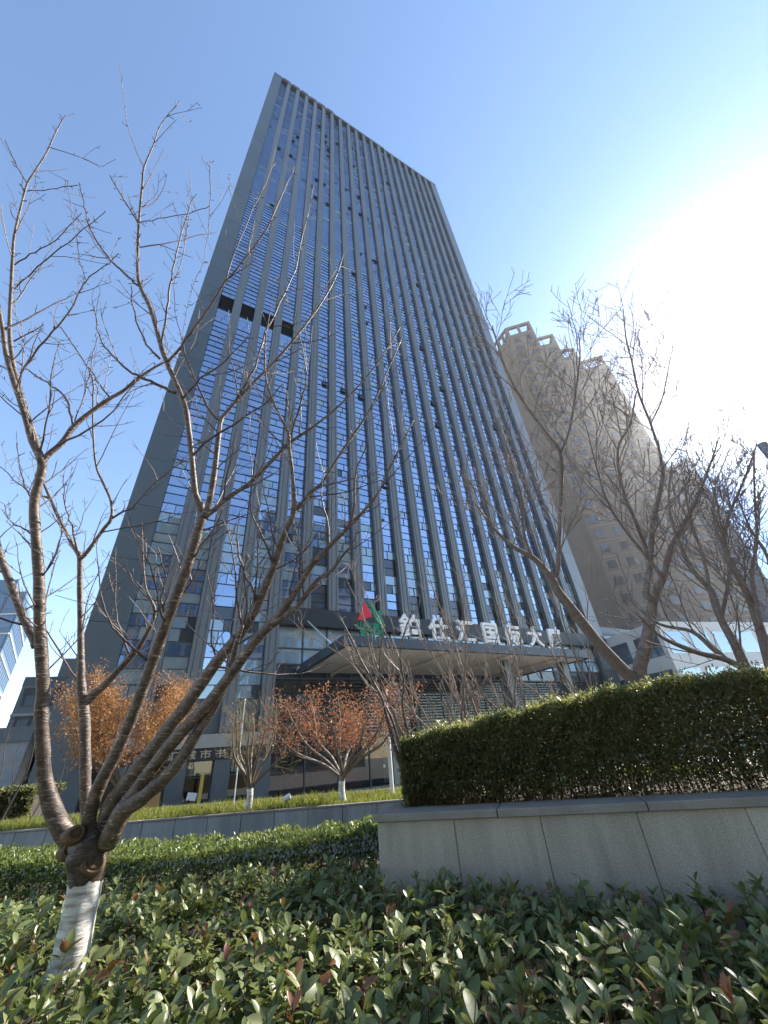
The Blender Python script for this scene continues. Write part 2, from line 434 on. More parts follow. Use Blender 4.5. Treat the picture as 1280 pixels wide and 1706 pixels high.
bed = MB().prism([(-16, -4), (9, -4), (9, 7.9), WB - 0.05 * WN, WA - 0.05 * WN], ZG - 0.05, 0.0).build('planting_bed', MT['soil'])
tag(bed, kind='structure')
bk = WA + WN * 0.14; bk2 = WB + WN * 0.14
bed2 = MB().prism([bk, bk2, bk2 + WN * 3.4, bk + WN * 3.4], ZG - 0.05, WTOP - 0.03).build('raised_bed', MT['soil'])
tag(bed2, kind='structure')

# ------------------------------------------------------------------ the planter
def wall_run(root, A, D, N, L, z0, z1, wpan, thick, mm, name='wall_panel', joint=0.006, off=0.0):
    ang = math.atan2(D[1], D[0])
    k = int(round(L / wpan)); wp = L / k
    me = MB().box(joint / 2, wp - joint / 2, 0, thick, z0, z1).mesh(name)
    me.materials.append(mm)
    for i in range(k):
        o = bpy.data.objects.new(name, me); col.objects.link(o)
        p = A + D * (wp * i) + N * (off + rng.normal(0, 0.0012))
        o.location = (p[0] - root.location.x, p[1] - root.location.y, 0); o.rotation_euler = (0, 0, ang); o.parent = root
        b = o.modifiers.new('bevel', 'BEVEL'); b.width = 0.004; b.segments = 1
pl = empty('granite_planter', (PC[0], PC[1], 0))
tag(pl, 'long raised planter clad in pale granite with dark coping, holding the dense hedge', 'planter')
PL_LEN = 6.6
wall_run(pl, PC, PD, PN, PL_LEN, ZG, COPE - 0.05, 0.6, 0.05, MT['granite'], joint=.003)
wall_run(pl, PC + PN * 0.056 + PD * 0.05, PN, -PD, 3.4, ZG, COPE - 0.05, 0.6, 0.05, MT['granite'], joint=.003)
wall_run(pl, PC - PD * 0.03 - PN * 0.03, PD, PN, PL_LEN + 0.06, COPE - 0.048, COPE, 0.9, 0.36, MT['coping'], 'coping_slab')
wall_run(pl, PC - PD * 0.03 + PN * 0.336, PN, -PD, 3.2, COPE - 0.048, COPE, 0.9, 0.36, MT['coping'], 'coping_slab', off=-0.36)
q = lambda a, b: PC + PD * a + PN * b - PC
cr = MB().prism([q(0.06, 0.06), q(PL_LEN, 0.06), q(PL_LEN, 3.4), q(0.06, 3.4)], ZG - 0.05, COPE - 0.068).build('soil_fill', MT['soil'], pl)

# ------------------------------------------------------------------ the retaining wall behind
rw = empty('retaining_wall', (WA[0], WA[1], 0))
tag(rw, 'low grey stone retaining wall below the grass strip and maples', 'wall')
wall_run(rw, WA, WD, WN, float(np.linalg.norm(WB - WA)), ZG, WTOP - 0.03, 0.62, 0.12, MT['grey_stone'], joint=0.008)
wall_run(rw, WA - WN * 0.015, WD, WN, float(np.linalg.norm(WB - WA)), WTOP - 0.028, WTOP, 1.24, 0.15, MT['coping'], 'coping_slab')

# ------------------------------------------------------------------ the tower
P_T, AZ_T = 30.0, 59.0
TF = pol(AZ_T - 90, P_T)
tower = empty('office_tower', (TF[0], TF[1], ZG), rad(90 - AZ_T))
tag(tower, 'very tall dark office tower with full height vertical fins and blue mirror glass', 'building')
def zt(z): return z - ZG                          # world height to tower height
S0, S1 = -4.4, 47.9
B0, PIT, GW = -2.3, 2.45, 1.57
FH = 4.45; Z0F = 5.3; NF = 33
TOPZ = 156.0; RECZ = Z0F + FH * NF                # about 152
DEP = 24.0
FY = -0.5                                         # fins stand half a metre proud of the glass (glass at y = 0)
mb = MB()
mb.box(S0 + 0.02, S1 - 0.02, 0.45, DEP, zt(3.3), zt(RECZ + 2.9))
mb.build('wall', MT['metal_panel'], tower)
# corner piers as stacked cladding panels
me = MB().box(S0, B0, FY, 0.6, 0.014, FH - 0.014).mesh('corner_panel'); me.materials.append(MT['metal_panel'])
for k in range(34):
    o = bpy.data.objects.new('corner_panel', me); col.objects.link(o); o.parent = tower
    o.location = (0, rng.normal(0, 0.004), zt(Z0F + FH * k))
mb = MB().box(S0 - 0.25, B0, FY - 0.02, 0.8, 0, zt(Z0F) - 0.02); mb.build('corner_base', MT['metal_panel'], tower)
me = MB().box(B0 + PIT * 20 - (PIT - GW), S1, FY, 0.6, 0.012, 2 * FH - 0.012).mesh('corner_panel'); me.materials.append(MT['fin_metal'])
for k in range(16):
    o = bpy.data.objects.new('corner_panel', me); col.objects.link(o); o.parent = tower
    o.location = (0, rng.normal(0, 0.004), zt(Z0F + 2 * FH * (k + 1)))
MB().box(B0 + PIT * 20 - (PIT - GW), S1, FY, 0.6, 0, zt(Z0F + 2 * FH) - 0.02).build('corner_base', MT['fin_metal'], tower)
# side wall strip seen along the right edge
MB().box(S1 - 0.02, S1 + 0.06, -0.1, DEP, 0, zt(TOPZ - 2.2)).build('side_wall', MT['fin_metal'], tower)
# crown
MB().box(S0, S1, FY - 0.08, 0.6, zt(TOPZ - 0.9), zt(TOPZ)).build('parapet', MT['fin_metal'], tower)
MB().box(S0 + 0.1, S1 - 0.1, 0.6, DEP, zt(TOPZ - 1.2), zt(TOPZ - 0.3)).build('roof', MT['metal_panel'], tower)
MB().box(S0 + 0.05, S1 - 0.05, 0.25, 0.45, zt(RECZ), zt(TOPZ - 0.9)).build('crown_recess', MT['louvre'], tower)
for i in range(6):
    s = B0 + PIT * i + 0.4
    MB().box(s, s + 1.9, FY - 0.16, 0.1, zt(TOPZ) + 0.003, zt(TOPZ) + 0.3 + 0.1 * (i % 3)).build('roof_unit', MT['brown_dark'], tower)
# fins: a grooved section, each one part
def fin_poly(x0, x1, yf, yb):
    w = x1 - x0
    return [(x0, yb), (x0, yf), (x0 + w * .22, yf), (x0 + w * .22, yf + .05), (x0 + w * .3, yf + .05), (x0 + w * .3, yf), (x0 + w * .72, yf), (x0 + w * .72, yf + .05), (x0 + w * .8, yf + .05), (x0 + w * .8, yf), (x1, yf), (x1, yb)]
SPLIT = 4                                          # bays left of the entrance run lower
for i in range(19):
    x0 = B0 + PIT * i + GW
    zb = 3.3 if i < SPLIT - 1 else (0.0 if i == SPLIT - 1 else 11.8)
    MB().prism(fin_poly(x0, B0 + PIT * (i + 1), FY, 0.5), zt(zb), zt(TOPZ - 0.9)).build('fin', MT['fin_metal'] if i != SPLIT - 1 else MT['fin_metal'], tower)
# band over the entrance
XE = B0 + PIT * SPLIT
MB().box(XE, S1 - 0.01, FY - 0.15, 0.5, zt(10.4), zt(11.8)).build('band', MT['dark_metal'], tower)

# windows: five rows of glass per storey
ROWS = [(0.0, 0.85, 1), (0.85, 1.8, 0), (1.8, 2.6, 0), (2.6, 3.55, 0), (3.55, 4.45, 2)]   # offset up, up to, panes split
def module_frame():
    mb = MB()
    t = 0.022
    for (a, b, s) in ROWS:
        mb.box(0.0, GW, -0.06, 0.05, a - t, a + t)
    mb.box(0.0, 0.045, -0.055, 0.05, t, FH - t); mb.box(GW - 0.045, GW, -0.055, 0.05, t, FH - t)
    for (a, b, s) in ROWS:
        if s == 2: mb.box(GW * .45 - t, GW * .45 + t, -0.058, 0.05, a + t, b - t)
        if s == 1: mb.box(GW * .62 - t, GW * .62 + t, -0.058, 0.05, a + t, b - t)
    return mb
def panes():
    out = []
    for (a, b, s) in ROWS:
        if s == 0: out.append((0.03, GW - 0.03, a + .02, b - .02))
        else:
            f = .45 if s == 2 else .62
            out += [(0.03, GW * f - .02, a + .02, b - .02), (GW * f + .02, GW - .03, a + .02, b - .02)]
    return out
PANES = panes()
def pane_verts(p, r, amp=0.006):
    x0, x1, z0, z1 = p
    d = r.normal(0, amp, 4)
    a, b, c = d[0], d[1], d[2]
    return [(x0, a, z0), (x1, b, z0), (x1, b + c - a, z1), (x0, c, z1)]
GL = [MT['sky_glass'], MT['sky_glass_b'], MT['blind_glass'], MT['dark_glass']]
def pick(r, low):
    x = r.random()
    if low: return 2 if x < 0.5 else (0 if x < 0.7 else (1 if x < 0.93 else 3))
    return 0 if x < 0.62 else (1 if x < 0.9 else (2 if x < 0.985 else 3))
frame_me = module_frame().mesh('window_frame'); frame_me.materials.append(MT['mullion'])
vr = np.random.default_rng(3)
glaz = {}
for low in (0, 1):
    for v in range(14):
        mb = MB()
        for p in PANES: mb.add(pane_verts(p, vr), [(0, 1, 2, 3)], pick(vr, low))
        m_ = mb.mesh('glazing')
        for gm in GL: m_.materials.append(gm)
        glaz[(low, v)] = m_
pane_me = {}
for k_, p in enumerate(PANES):
    for v in range(5):
        for gi in range(4):
            mm = MB().add(pane_verts(p, vr), [(0, 1, 2, 3)]).mesh('pane'); mm.materials.append(GL[gi]); pane_me[(k_, v, gi)] = mm
mods = []
for i in range(20):
    for k in range(NF):
        if i >= SPLIT and k < 2: continue
        z = Z0F + FH * k
        x = B0 + PIT * i
        wx = TF + np.array([math.cos(rad(31)) * x, math.sin(rad(31)) * x, 0])
        mods.append((math.hypot(math.hypot(wx[0], wx[1]), z), i, k, x, z))
mods.sort()
MECH = 10                                          # plant floor just below 49.8 m, first four bays
fmb = MB(); gmb = MB(); n_single = 0; n_mod = 0; n_open = 0
lv = MB()
for zz in np.arange(0.08, FH * .62 - 0.05, 0.16): lv.box(0.03, GW - 0.03, -0.05, 0.02, zz, zz + 0.03)
lv.box(0.02, GW - 0.02, 0.03, 0.06, 0, FH * .62)
louvre_me = lv.mesh('louvre'); louvre_me.materials.append(MT['louvre'])
for (dd, i, k, x, z) in mods:
    zl = zt(z)
    mech = (i < 4 and k == 9)
    if mech:
        o = bpy.data.objects.new('louvre', louvre_me); col.objects.link(o); o.parent = tower; o.location = (x, -0.02, zl + FH * .38)
        for p in PANES[:3]:
            gmb.add([(a + x, b - 0.001, c + zl) for a, b, c in pane_verts(p, vr)], [(0, 1, 2, 3)], 0)
        fmb.box(x, x + GW, -0.06, 0.05, zl + FH * .38 - .06, zl + FH * .38 - 0.005)
        continue
    if n_mod < 298:
        n_mod += 1
        w_ = bpy.data.objects.new('window', frame_me); col.objects.link(w_); w_.parent = tower; w_.location = (x, 0, zl)
        low = 1 if k < 3 else 0
        if n_mod <= 42:
            for kk in range(len(PANES)):
                o = bpy.data.objects.new('pane', pane_me[(kk, int(vr.integers(5)), pick(vr, low))]); col.objects.link(o); o.parent = w_
        else:
            o = bpy.data.objects.new('glazing', glaz[(low, int(vr.integers(14)))]); col.objects.link(o); o.parent = w_
    else:
        t = 0.02
        for (a, b, s) in ROWS: fmb.box(x, x + GW, -0.06, 0.05, zl + a - t, zl + a + t)
        f = .45; fmb.box(x + GW * f - t, x + GW * f + t, -0.058, 0.05, zl + 3.6, zl + FH - t)
        for p in PANES: gmb.add([(a + x, b, c + zl) for a, b, c in pane_verts(p, vr)], [(0, 1, 2, 3)], pick(vr, 0))
# half storey above the band
for i in range(SPLIT, 20):
    x = B0 + PIT * i
    for p in ((0.03, GW - .03, 11.83, 12.6), (0.03, GW - .03, 12.65, 13.4), (0.03, GW - .03, 13.45, 14.16)):
        gmb.add([(a + x, b, zt(c)) for a, b, c in pane_verts(p, vr)], [(0, 1, 2, 3)], 3 if vr.random() < .5 else 1)
    for z in (12.62, 13.42): fmb.box(x, x + GW, -.06, .05, zt(z) - .03, zt(z) + .03)
o = link('upper_glazing', gmb.mesh('upper_glazing'), GL, tower); o['kind'] = 'stuff'
o = link('upper_mullions', fmb.mesh('upper_mullions'), MT['mullion'], tower); o['kind'] = 'stuff'
# opened vents: sashes tilted out, dark room behind
sash = MB().box(0.04, GW * .45 - .03, -0.3, -0.27, 0.02, 0.06).add([(0.04, -0.05, 0.84), (GW * .45 - .03, -0.05, 0.84), (GW * .45 - .03, -0.3, 0.04), (0.04, -0.3, 0.04)], [(3, 2, 1, 0)])
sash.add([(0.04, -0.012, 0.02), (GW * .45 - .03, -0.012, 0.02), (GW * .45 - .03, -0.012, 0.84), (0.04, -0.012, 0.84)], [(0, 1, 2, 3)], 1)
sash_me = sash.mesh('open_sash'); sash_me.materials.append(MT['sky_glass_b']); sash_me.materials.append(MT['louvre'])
for n in range(74):
    i = int(vr.integers(20)); k = int(min(32, abs(vr.normal(26, 8)))) if n > 14 else int(vr.integers(3, 12))
    if i >= SPLIT and k < 2 or (i < 4 and k == 9): continue
    o = bpy.data.objects.new('open_sash', sash_me); col.objects.link(o); o.parent = tower
    o.location = (B0 + PIT * i + (GW * .5 if vr.random() < .5 else 0), 0, zt(Z0F + FH * k) + 3.58)
# spandrel under the left bays
MB().box(B0, XE - 0.9, -0.05, 0.4, zt(3.25), zt(Z0F) - 0.04).build('spandrel', MT['metal_panel'], tower)
# entrance glazing between band and canopy
for j in range(10):
    x = XE + j * 4.0
    if x + 4 > S1: break
    f = MB()
    for s in (0.0, 2.0): f.box(x + s, x + s + 0.09, -0.1, 0.12, zt(6.5), zt(10.4))
    for z in (6.6, 7.6, 8.75): f.box(x, x + 4.0, -0.08, 0.1, zt(z) - .05, zt(z) + .05)
    fo = f.build('window', MT['mullion'], tower)
    for s in (0.0, 2.0):
        for (za, zb) in ((6.65, 7.55), (7.65, 8.7), (8.8, 10.38)):
            gi = 2 if (za > 7.6 and vr.random() < .85) else 3
            mm = MB().add(pane_verts((x + s + .09, x + s + 2.0, zt(za), zt(zb)), vr, 0.004), [(0, 1, 2, 3)]).mesh('pane'); mm.materials.append(GL[gi])
            link('pane', mm, None, fo)
# ground floor: shopfronts
MB().box(B0 - 0.1, XE, -0.95, 0.4, zt(2.5), zt(3.22)).build('fascia', MT['concrete_band'], tower)
MB().box(B0 - 0.1, XE, -0.8, 0.4, zt(1.85), zt(2.49)).build('sign_board', MT['dark_metal'], tower)
for i in range(0, SPLIT):
    x0 = B0 + PIT * i + GW - 0.05
    MB().box(x0, x0 + 0.95, -0.75, 0.3, 0, zt(1.84)).build('pier', MT['metal_panel'], tower)
    f = MB()
    xa = B0 + PIT * i; xb = x0
    f.box(xa, xb, -0.42, -0.34, zt(1.0), zt(1.06)); f.box(xa, xa + .06, -0.42, -0.34, 0, zt(1.84)); f.box(xb - .06, xb, -0.42, -0.34, 0, zt(1.84))
    fo = f.build('shop_window', MT['mullion'], tower)
    for (za, zb) in ((ZG + .02, 0.99), (1.07, 1.83)):
        link('pane', MB().add([(xa + .06, -.38, zt(za)), (xb - .06, -.38, zt(za)), (xb - .06, -.38, zt(zb)), (xa + .06, -.38, zt(zb))], [(0, 1, 2, 3)]).mesh('pane'), MT['shop_glass'], fo)
for j in range(16):
    x = XE + j * 2.45
    if x + 2.45 > S1 - 1: break
    hi = 6.4 if j >= 1 else 6.4
    f = MB().box(x, x + .1, -0.1, 0.06, 0, zt(hi))
    for z in (2.6,): f.box(x, x + 2.45, -.08, .05, zt(z) - .06, zt(z) + .06)
    fo = f.build('shop_window', MT['mullion'], tower)
    for (za, zb) in ((ZG + .02, 2.54), (2.66, hi)):
        link('pane', MB().add([(x + .1, -.03, zt(za)), (x + 2.45, -.03, zt(za)), (x + 2.45, -.03, zt(zb)), (x + .1, -.03, zt(zb))], [(0, 1, 2, 3)]).mesh('pane'), MT['shop_glass'], fo)
for z in np.arange(2.9, 6.2, 0.22):
    MB().box(XE + 3, S1 - 1.2, -0.26, -0.2, zt(z), zt(z) + 0.1).build('louvre_slat', MT['dark_metal'], tower)
MB().box(S0 + .3, S1 - .3, 4.6, 4.8, 0, zt(6.4)).box(S0 + .3, S1 - .3, 0.5, 4.6, zt(3.1), zt(3.26)).build('interior_wall', MT['interior'], tower)
MB().box(S0 + .3, S1 - .3, 0.1, 4.6, 0.0, 0.02).build('interior_floor', MT['interior'], tower)
for (a, b, z, y, mm) in ((9.2, 11.2, 0.7, 2.5, 'interior_red'), (11.8, 13.2, 1.0, 2.8, 'interior_red'), (13.6, 15.4, 0.9, 2.2, 'interior_red'), (17.2, 18.4, 2.6, 1.5, 'interior_pale'), (20.2, 21.6, 2.6, 1.2, 'interior_pale')):
    MB().box(a, b, y, y + .5, 0.02, zt(z)).build('interior_cabinet', MT[mm], tower)
MB().box(2.72, 4.0, -.3, -.28, zt(1.12), zt(1.8)).build('roller_shade', MT['shade_cloth'], tower)
MB().box(16.9, 17.7, -.2, -.12, 0, zt(2.5)).box(18.9, 19.5, -.2, -.12, 0, zt(2.5)).build('door_frame', MT['interior_pale'], tower)
MB().box(16.0, 16.25, -.06, -.05, zt(.55), zt(.75)).build('notice', MT['paper'], tower)

# lettering
def text_mesh(txt, size, depth, bold=0.0):
    c = bpy.data.curves.new('letters', 'FONT'); c.body = txt; c.size = size; c.extrude = depth; c.offset = bold; c.align_x = 'CENTER'; c.resolution_u = 4
    o = bpy.data.objects.new('letters', c); col.objects.link(o)
    bpy.context.view_layer.update()
    me = bpy.data.meshes.new_from_object(o.evaluated_get(bpy.context.evaluated_depsgraph_get()))
    bpy.data.objects.remove(o); bpy.data.curves.remove(c)
    me.transform(Matrix.Rotation(math.pi / 2, 4, 'X'))
    me.materials.clear()
    return me
for n, ch in enumerate('鉑仕汇城市书房'):
    o = link('sign_character', text_mesh(ch, 0.5, 0.02, 0.008), MT['sign_gold'], tower)
    o.location = (0.1 + n * 0.86, -0.83, zt(2.0))
    o.scale = (1.35, 1, 0.95)

# ------------------------------------------------------------------ entrance canopy
CY0, CX0, CX1 = -9.1, 9.1, 31.5
can = empty('entrance_canopy', tower.location, tower.rotation_euler[2])
tag(can, 'broad flat entrance canopy with beige soffit and dark fascia hung on white rods', 'canopy')
ZS, ZTOP = 6.84, 7.42
f = MB()
f.box(CX0, CX1, CY0, CY0 + 0.3, zt(ZS), zt(ZTOP)).box(CX0, CX0 + .3, CY0 + .301, -0.7, zt(ZS), zt(ZTOP)).box(CX1 - .3, CX1, CY0 + .301, -0.7, zt(ZS), zt(ZTOP))
f.build('fascia', MT['mullion'], can)
MB().box(CX0 + .3, CX1 - .3, CY0 + .3, -0.66, zt(ZTOP) - .2, zt(ZTOP) - .1).build('roof_sheet', MT['dark_metal'], can)
npn = 15
wp = (CX1 - CX0 - .6) / npn
for i in range(npn):
    for (ya, yb) in ((CY0 + .3, -5.0), (-4.98, -0.7)):
        x = CX0 + .3 + wp * i
        MB().box(x + .01, x + wp - .01, ya, yb, zt(ZS) + .06 + rng.normal(0, .004), zt(ZS) + .12).build('soffit_panel', MT['soffit'], can)
for i in range(4):
    x = CX0 + 2.5 + i * 5.4
    MB().box(x, x + .22, CY0 + .3, -0.7, zt(ZS) - .12, zt(ZS) + .055).build('beam', MT['soffit'], can)
for i in range(6):
    x = CX0 + .6 + i * 4.1
    MB().bar((x, -0.62, zt(10.75)), (x, -6.5, zt(ZTOP) - .15), 0.06, n=8).build('tie_rod', MT['rod_white'], can)
for (x) in (CX0 + 1.2, CX0 + 7.6, CX0 + 14.2, CX0 + 20.8):
    MB().box(x, x + .6, -7.2, -6.6, 0, zt(ZS) + .06).build('column', MT['metal_panel'], can) if x > CX0 + 10 else None
# big letters standing on the canopy edge
for n, ch in enumerate('鉑仕汇国际大厦'):
    s = 13.95 + n * 2.3
    o = link('roof_letter', text_mesh(ch, 1.62, 0.09, 0.035), MT['white_paint'], can)
    o.location = (s, CY0 + 0.2, zt(ZTOP) + 0.26)
    b = MB().box(s - .5, s - .44, CY0 + .2, CY0 + .26, zt(ZTOP) - .02, zt(ZTOP) + .5).box(s + .44, s + .5, CY0 + .2, CY0 + .26, zt(ZTOP) - .02, zt(ZTOP) + .5).build('letter_support', MT['dark_metal'], can)
lx = 11.05
def plate(pts, name, mm, y=CY0 + .15):
    n = len(pts)
    vs = [(lx + p[0], y, zt(ZTOP) + p[1]) for p in pts] + [(lx + p[0], y + .12, zt(ZTOP) + p[1]) for p in pts]
    fs = [tuple(range(n)), tuple(range(2 * n - 1, n - 1, -1))] + [(i, n + i, n + (i + 1) % n, (i + 1) % n) for i in range(n)]
    MB().add(vs, fs).build(name, mm, can)
plate([(-.95, .98), (.05, 1.28), (-.42, 2.2)], 'emblem_triangle', MT['logo_red'])
plate([(-.3, 2.22), (.12, 2.2), (.42, 1.62), (.62, 1.72), (.98, 1.66), (.62, 1.5), (1.0, .78), (.5, .82), (.12, 1.42), (.12, 1.7)], 'emblem_ribbon', MT['logo_green'])
for (tx, sz, zz, bo) in (('山东高速', .52, .44, .012), ('SDHS', .56, .03, .022)):
    o = link('logo_letters', text_mesh(tx, sz, .03, bo), MT['logo_green'], can); o.location = (lx, CY0 + .15, zt(ZTOP) + zz)
o.scale = (1.25, 1, 1)
MB().box(lx - .8, lx - .75, CY0 + .3, CY0 + .35, zt(ZTOP) - .02, zt(ZTOP) + 1.3).box(lx + .7, lx + .75, CY0 + .3, CY0 + .35, zt(ZTOP) - .02, zt(ZTOP) + 1.3).build('letter_support', MT['dark_metal'], can)

# ------------------------------------------------------------------ things before the shops
def tower_pt(s, y, z): 
    a = rad(90 - AZ_T)
    return np.array([TF[0] + math.cos(a) * s - math.sin(a) * y, TF[1] + math.sin(a) * s + math.cos(a) * y, z])
def standing(name, label, cat, p, rz=rad(31)):
    return tag(empty(name, tuple(p), rz), label, cat)
p = tower_pt(1.05, -1.6, ZG)
t_ = standing('wooden_board', 'tan wooden notice board leaning by the dark shop pier', 'board', p)
MB().box(-.42, .42, 0, .04, .25, 1.05).build('panel', MT['wood_board'], t_); MB().box(-.4, -.34, .05, .1, 0, 1.0).build('leg', MT['wood_board'], t_); MB().box(.34, .4, .05, .1, 0, 1.0).build('leg', MT['wood_board'], t_)
p = tower_pt(3.45, -1.7, ZG)
t_ = standing('yellow_post', 'slim yellow timber post standing before the shop door', 'post', p)
MB().box(-.09, .09, -.05, .05, 0, 1.75).build('shaft', MT['yellow_post'], t_, bevel=.01); MB().box(-.15, .15, -.12, .12, 0, .03).build('foot', MT['dark_metal'], t_)
p = tower_pt(2.95, -1.3, ZG)
t_ = standing('paper_sign', 'small white paper sign on a dark stand by the shop door', 'sign', p)
MB().box(-.03, .03, -.03, .03, 0, .55).box(-.2, .2, -.15, .15, 0, .03).build('stand', MT['dark_metal'], t_)
s_ = MB().box(-.24, .24, -.02, .0, .5, .86).build('sheet', MT['paper'], t_); s_.rotation_euler = (0, rad(10), 0)
# white pole near the maple
p = at_d(655, 1325, 10.2)
t_ = standing('white_pole', 'straight white pole rising from the grass beside the red maple', 'pole', (p[0], p[1], WTOP - .04), 0)
MB().bar((0, 0, 0), (0, 0, 2.0), .045, n=10).build('shaft', MT['white_paint'], t_); MB().bar((0, 0, 2.0), (0, 0, 2.06), .055, n=10).build('cap', MT['rod_white'], t_)
p = at_d(389, 1340, 11.0)
t_ = standing('white_flagpole', 'thin pale pole behind the bare yellowish shrub tree', 'pole', (p[0], p[1], WTOP - .04), 0)
MB().bar((0, 0, 0), (0, 0, 2.1), .012, n=8).build('shaft', MT['rod_white'], t_); MB().bar((0, 0, 2.1), (0, 0, 2.15), .02, n=8).build('finial', MT['rod_white'], t_)
# small stone lamp in the grass
p = at_d(477, 1340, 9.35)
t_ = standing('garden_spotlight', 'small whitish garden spotlight half hidden in the grass strip', 'light', (p[0], p[1], WTOP - .04), 0)
MB().bar((0, 0, 0), (0, 0, .14), .012, n=6).build('spike', MT['dark_metal'], t_); MB().bar((-.05, 0, .15), (.06, 0, .2), .05, n=10).build('lamp_head', MT['white_paint'], t_)
# pole at the right edge of the view
p = pol(51.3, 9.0)
t_ = standing('lamp_post', 'plain grey pole top against the bright sky by the sun', 'pole', (p[0], p[1], ZG), 0)
MB().bar((0, 0, 0), (0, 0, 6.15), .075, n=12).build('shaft', MT['steel_blue'], t_); MB().bar((0, 0, 0), (0, 0, .25), .14, n=12).build('base', MT['steel_blue'], t_)

# ------------------------------------------------------------------ brown apartment tower
HB = 100.0
def bp(az, el): return pol(az, (HB - 0.0) / math.tan(rad(el)))[:2]
b1, b2, b3, b4, b5, b6, b7, b8, b9 = [bp(*x) for x in ((27.0, 51.2), (30.4, 52.37), (35.0, 51.6), (34.9, 49.31), (37.6, 48.72), (38.1, 46.32), (39.5, 45.77), (39.4, 43.94), (42.4, 43.24))]
br = empty('apartment_tower', (b2[0], b2[1], ZG))
tag(br, 'brown apartment tower with stepped front and open frames along its roof', 'building')
ZBT = HB + CAM_Z - ZG
bdir = (b9 - b8) / np.linalg.norm(b9 - b8)
back = np.array([-bdir[1], bdir[0]])
if back[1] < 0: back = -back
OPEN = 5.2
def rel(p): return (p[0] - b2[0], p[1] - b2[1])
blocks = [(b2, b3), (b4, b5), (b6, b7), (b8, b9)]
for n, (pa, pb) in enumerate(blocks):
    ln = np.linalg.norm(pb - pa); d_ = (pb - pa) / ln
    nn = np.array([-d_[1], d_[0]])
    if nn[1] < 0: nn = -nn
    ext = pb if n == 3 else pb + d_ * 0.0
    A = pa - d_ * (0.0 if n == 0 else 3.0)
    L = np.linalg.norm(ext - A)
    dep = 16 + 3 * (3 - n) * 0 + n * 0.0
    blk = MB().prism([rel(A), rel(ext), rel(ext + nn * dep), rel(A + nn * dep)], 0, ZBT - OPEN).build('wing', MT['brown_render'] if n < 3 else MT['brown_render'], br)
    ang = math.atan2(d_[1], d_[0])
    # open frame on the roof
    fr = MB()
    L2 = L
    cols = 3 if n in (0, 3) else 2
    for face in range(2):
        for c in range(cols):
            x = c * (L2 - .6) / (cols - 1)
            y0 = 0 if face == 0 else 6.0
            fr.box(x, x + .6, y0 + .003, y0 + .6, 0, OPEN - .9)
        y0 = 0 if face == 0 else 6.0
        fr.box(0, L2, y0, y0 + .603, OPEN - .9, OPEN); fr.box(0, L2, y0, y0 + .603, 0, 1.4)
    for x in (0, L2 - .6):
        fr.box(x, x + .6, .61, 5.99, OPEN - .9, OPEN - .003); fr.box(x, x + .6, .61, 5.99, 0, 1.4)
        fr.box(x + .003, x + .597, 2.9, 3.4, 1.4, OPEN - .9)
    if n == 3:
        for zz in (2.2, 2.9, 3.6): fr.box(.6, L2 - .6, .1, .3, zz, zz + .22)
    fo = fr.build('roof_frame', MT['brown_render'], br)
    fo.location = (rel(A)[0], rel(A)[1], ZBT - OPEN + .003); fo.rotation_euler = (0, 0, ang)
    # windows and storey ledges
    nw = max(1, int(ln // 2.6))
    wme = MB().box(0, 1.5, -.08, .02, 0, 1.6).box(-.12, 1.62, -.22, .02, -.14, 0.0, 1).mesh('window'); wme.materials.append(MT['brown_glass']); wme.materials.append(MT['cream_trim'])
    for k in range(31):
        z = 3.2 * k + 1.6
        if z > ZBT - OPEN - 2: break
        for c in range(nw):
            pp = pa + d_ * (ln * (c + .5) / nw - .75)
            o = bpy.data.objects.new('window', wme); col.objects.link(o); o.parent = br
            o.location = (rel(pp)[0], rel(pp)[1], z); o.rotation_euler = (0, 0, ang)
    lm = MB()
    for k in range(1, 31):
        z = 3.2 * k + .6
        if z > ZBT - OPEN: break
        lm.box(0, L, -.12, .0, z, z + .22)
    lo = lm.build('ledge_bands', MT['cream_trim'], br); lo.location = (rel(A)[0], rel(A)[1], 0); lo.rotation_euler = (0, 0, ang); lo['kind'] = 'stuff'
# bevelled left face
nn = np.array([-0.42, 0.9])
MB().prism([rel(b1), rel(b2 + np.array([.02, .02])), rel(b2 + np.array([6, 14])), rel(b1 + np.array([3, 14]))], 0, ZBT - OPEN - .01).build('wing', MT['brown_render'], br)
dl = b2 - b1; L = np.linalg.norm(dl); ang = math.atan2(dl[1], dl[0])
fr = MB()
for c in range(4): fr.box(c * (L - .5) / 3, c * (L - .5) / 3 + .5, .003, .5, 1.4, OPEN - .9)
fr.box(0, L, 0, .503, OPEN - .9, OPEN - .004); fr.box(0, L, 0, .503, 0, 1.4)
fo = fr.build('roof_frame', MT['brown_render'], br); fo.location = (rel(b1)[0], rel(b1)[1], ZBT - OPEN); fo.rotation_euler = (0, 0, ang)

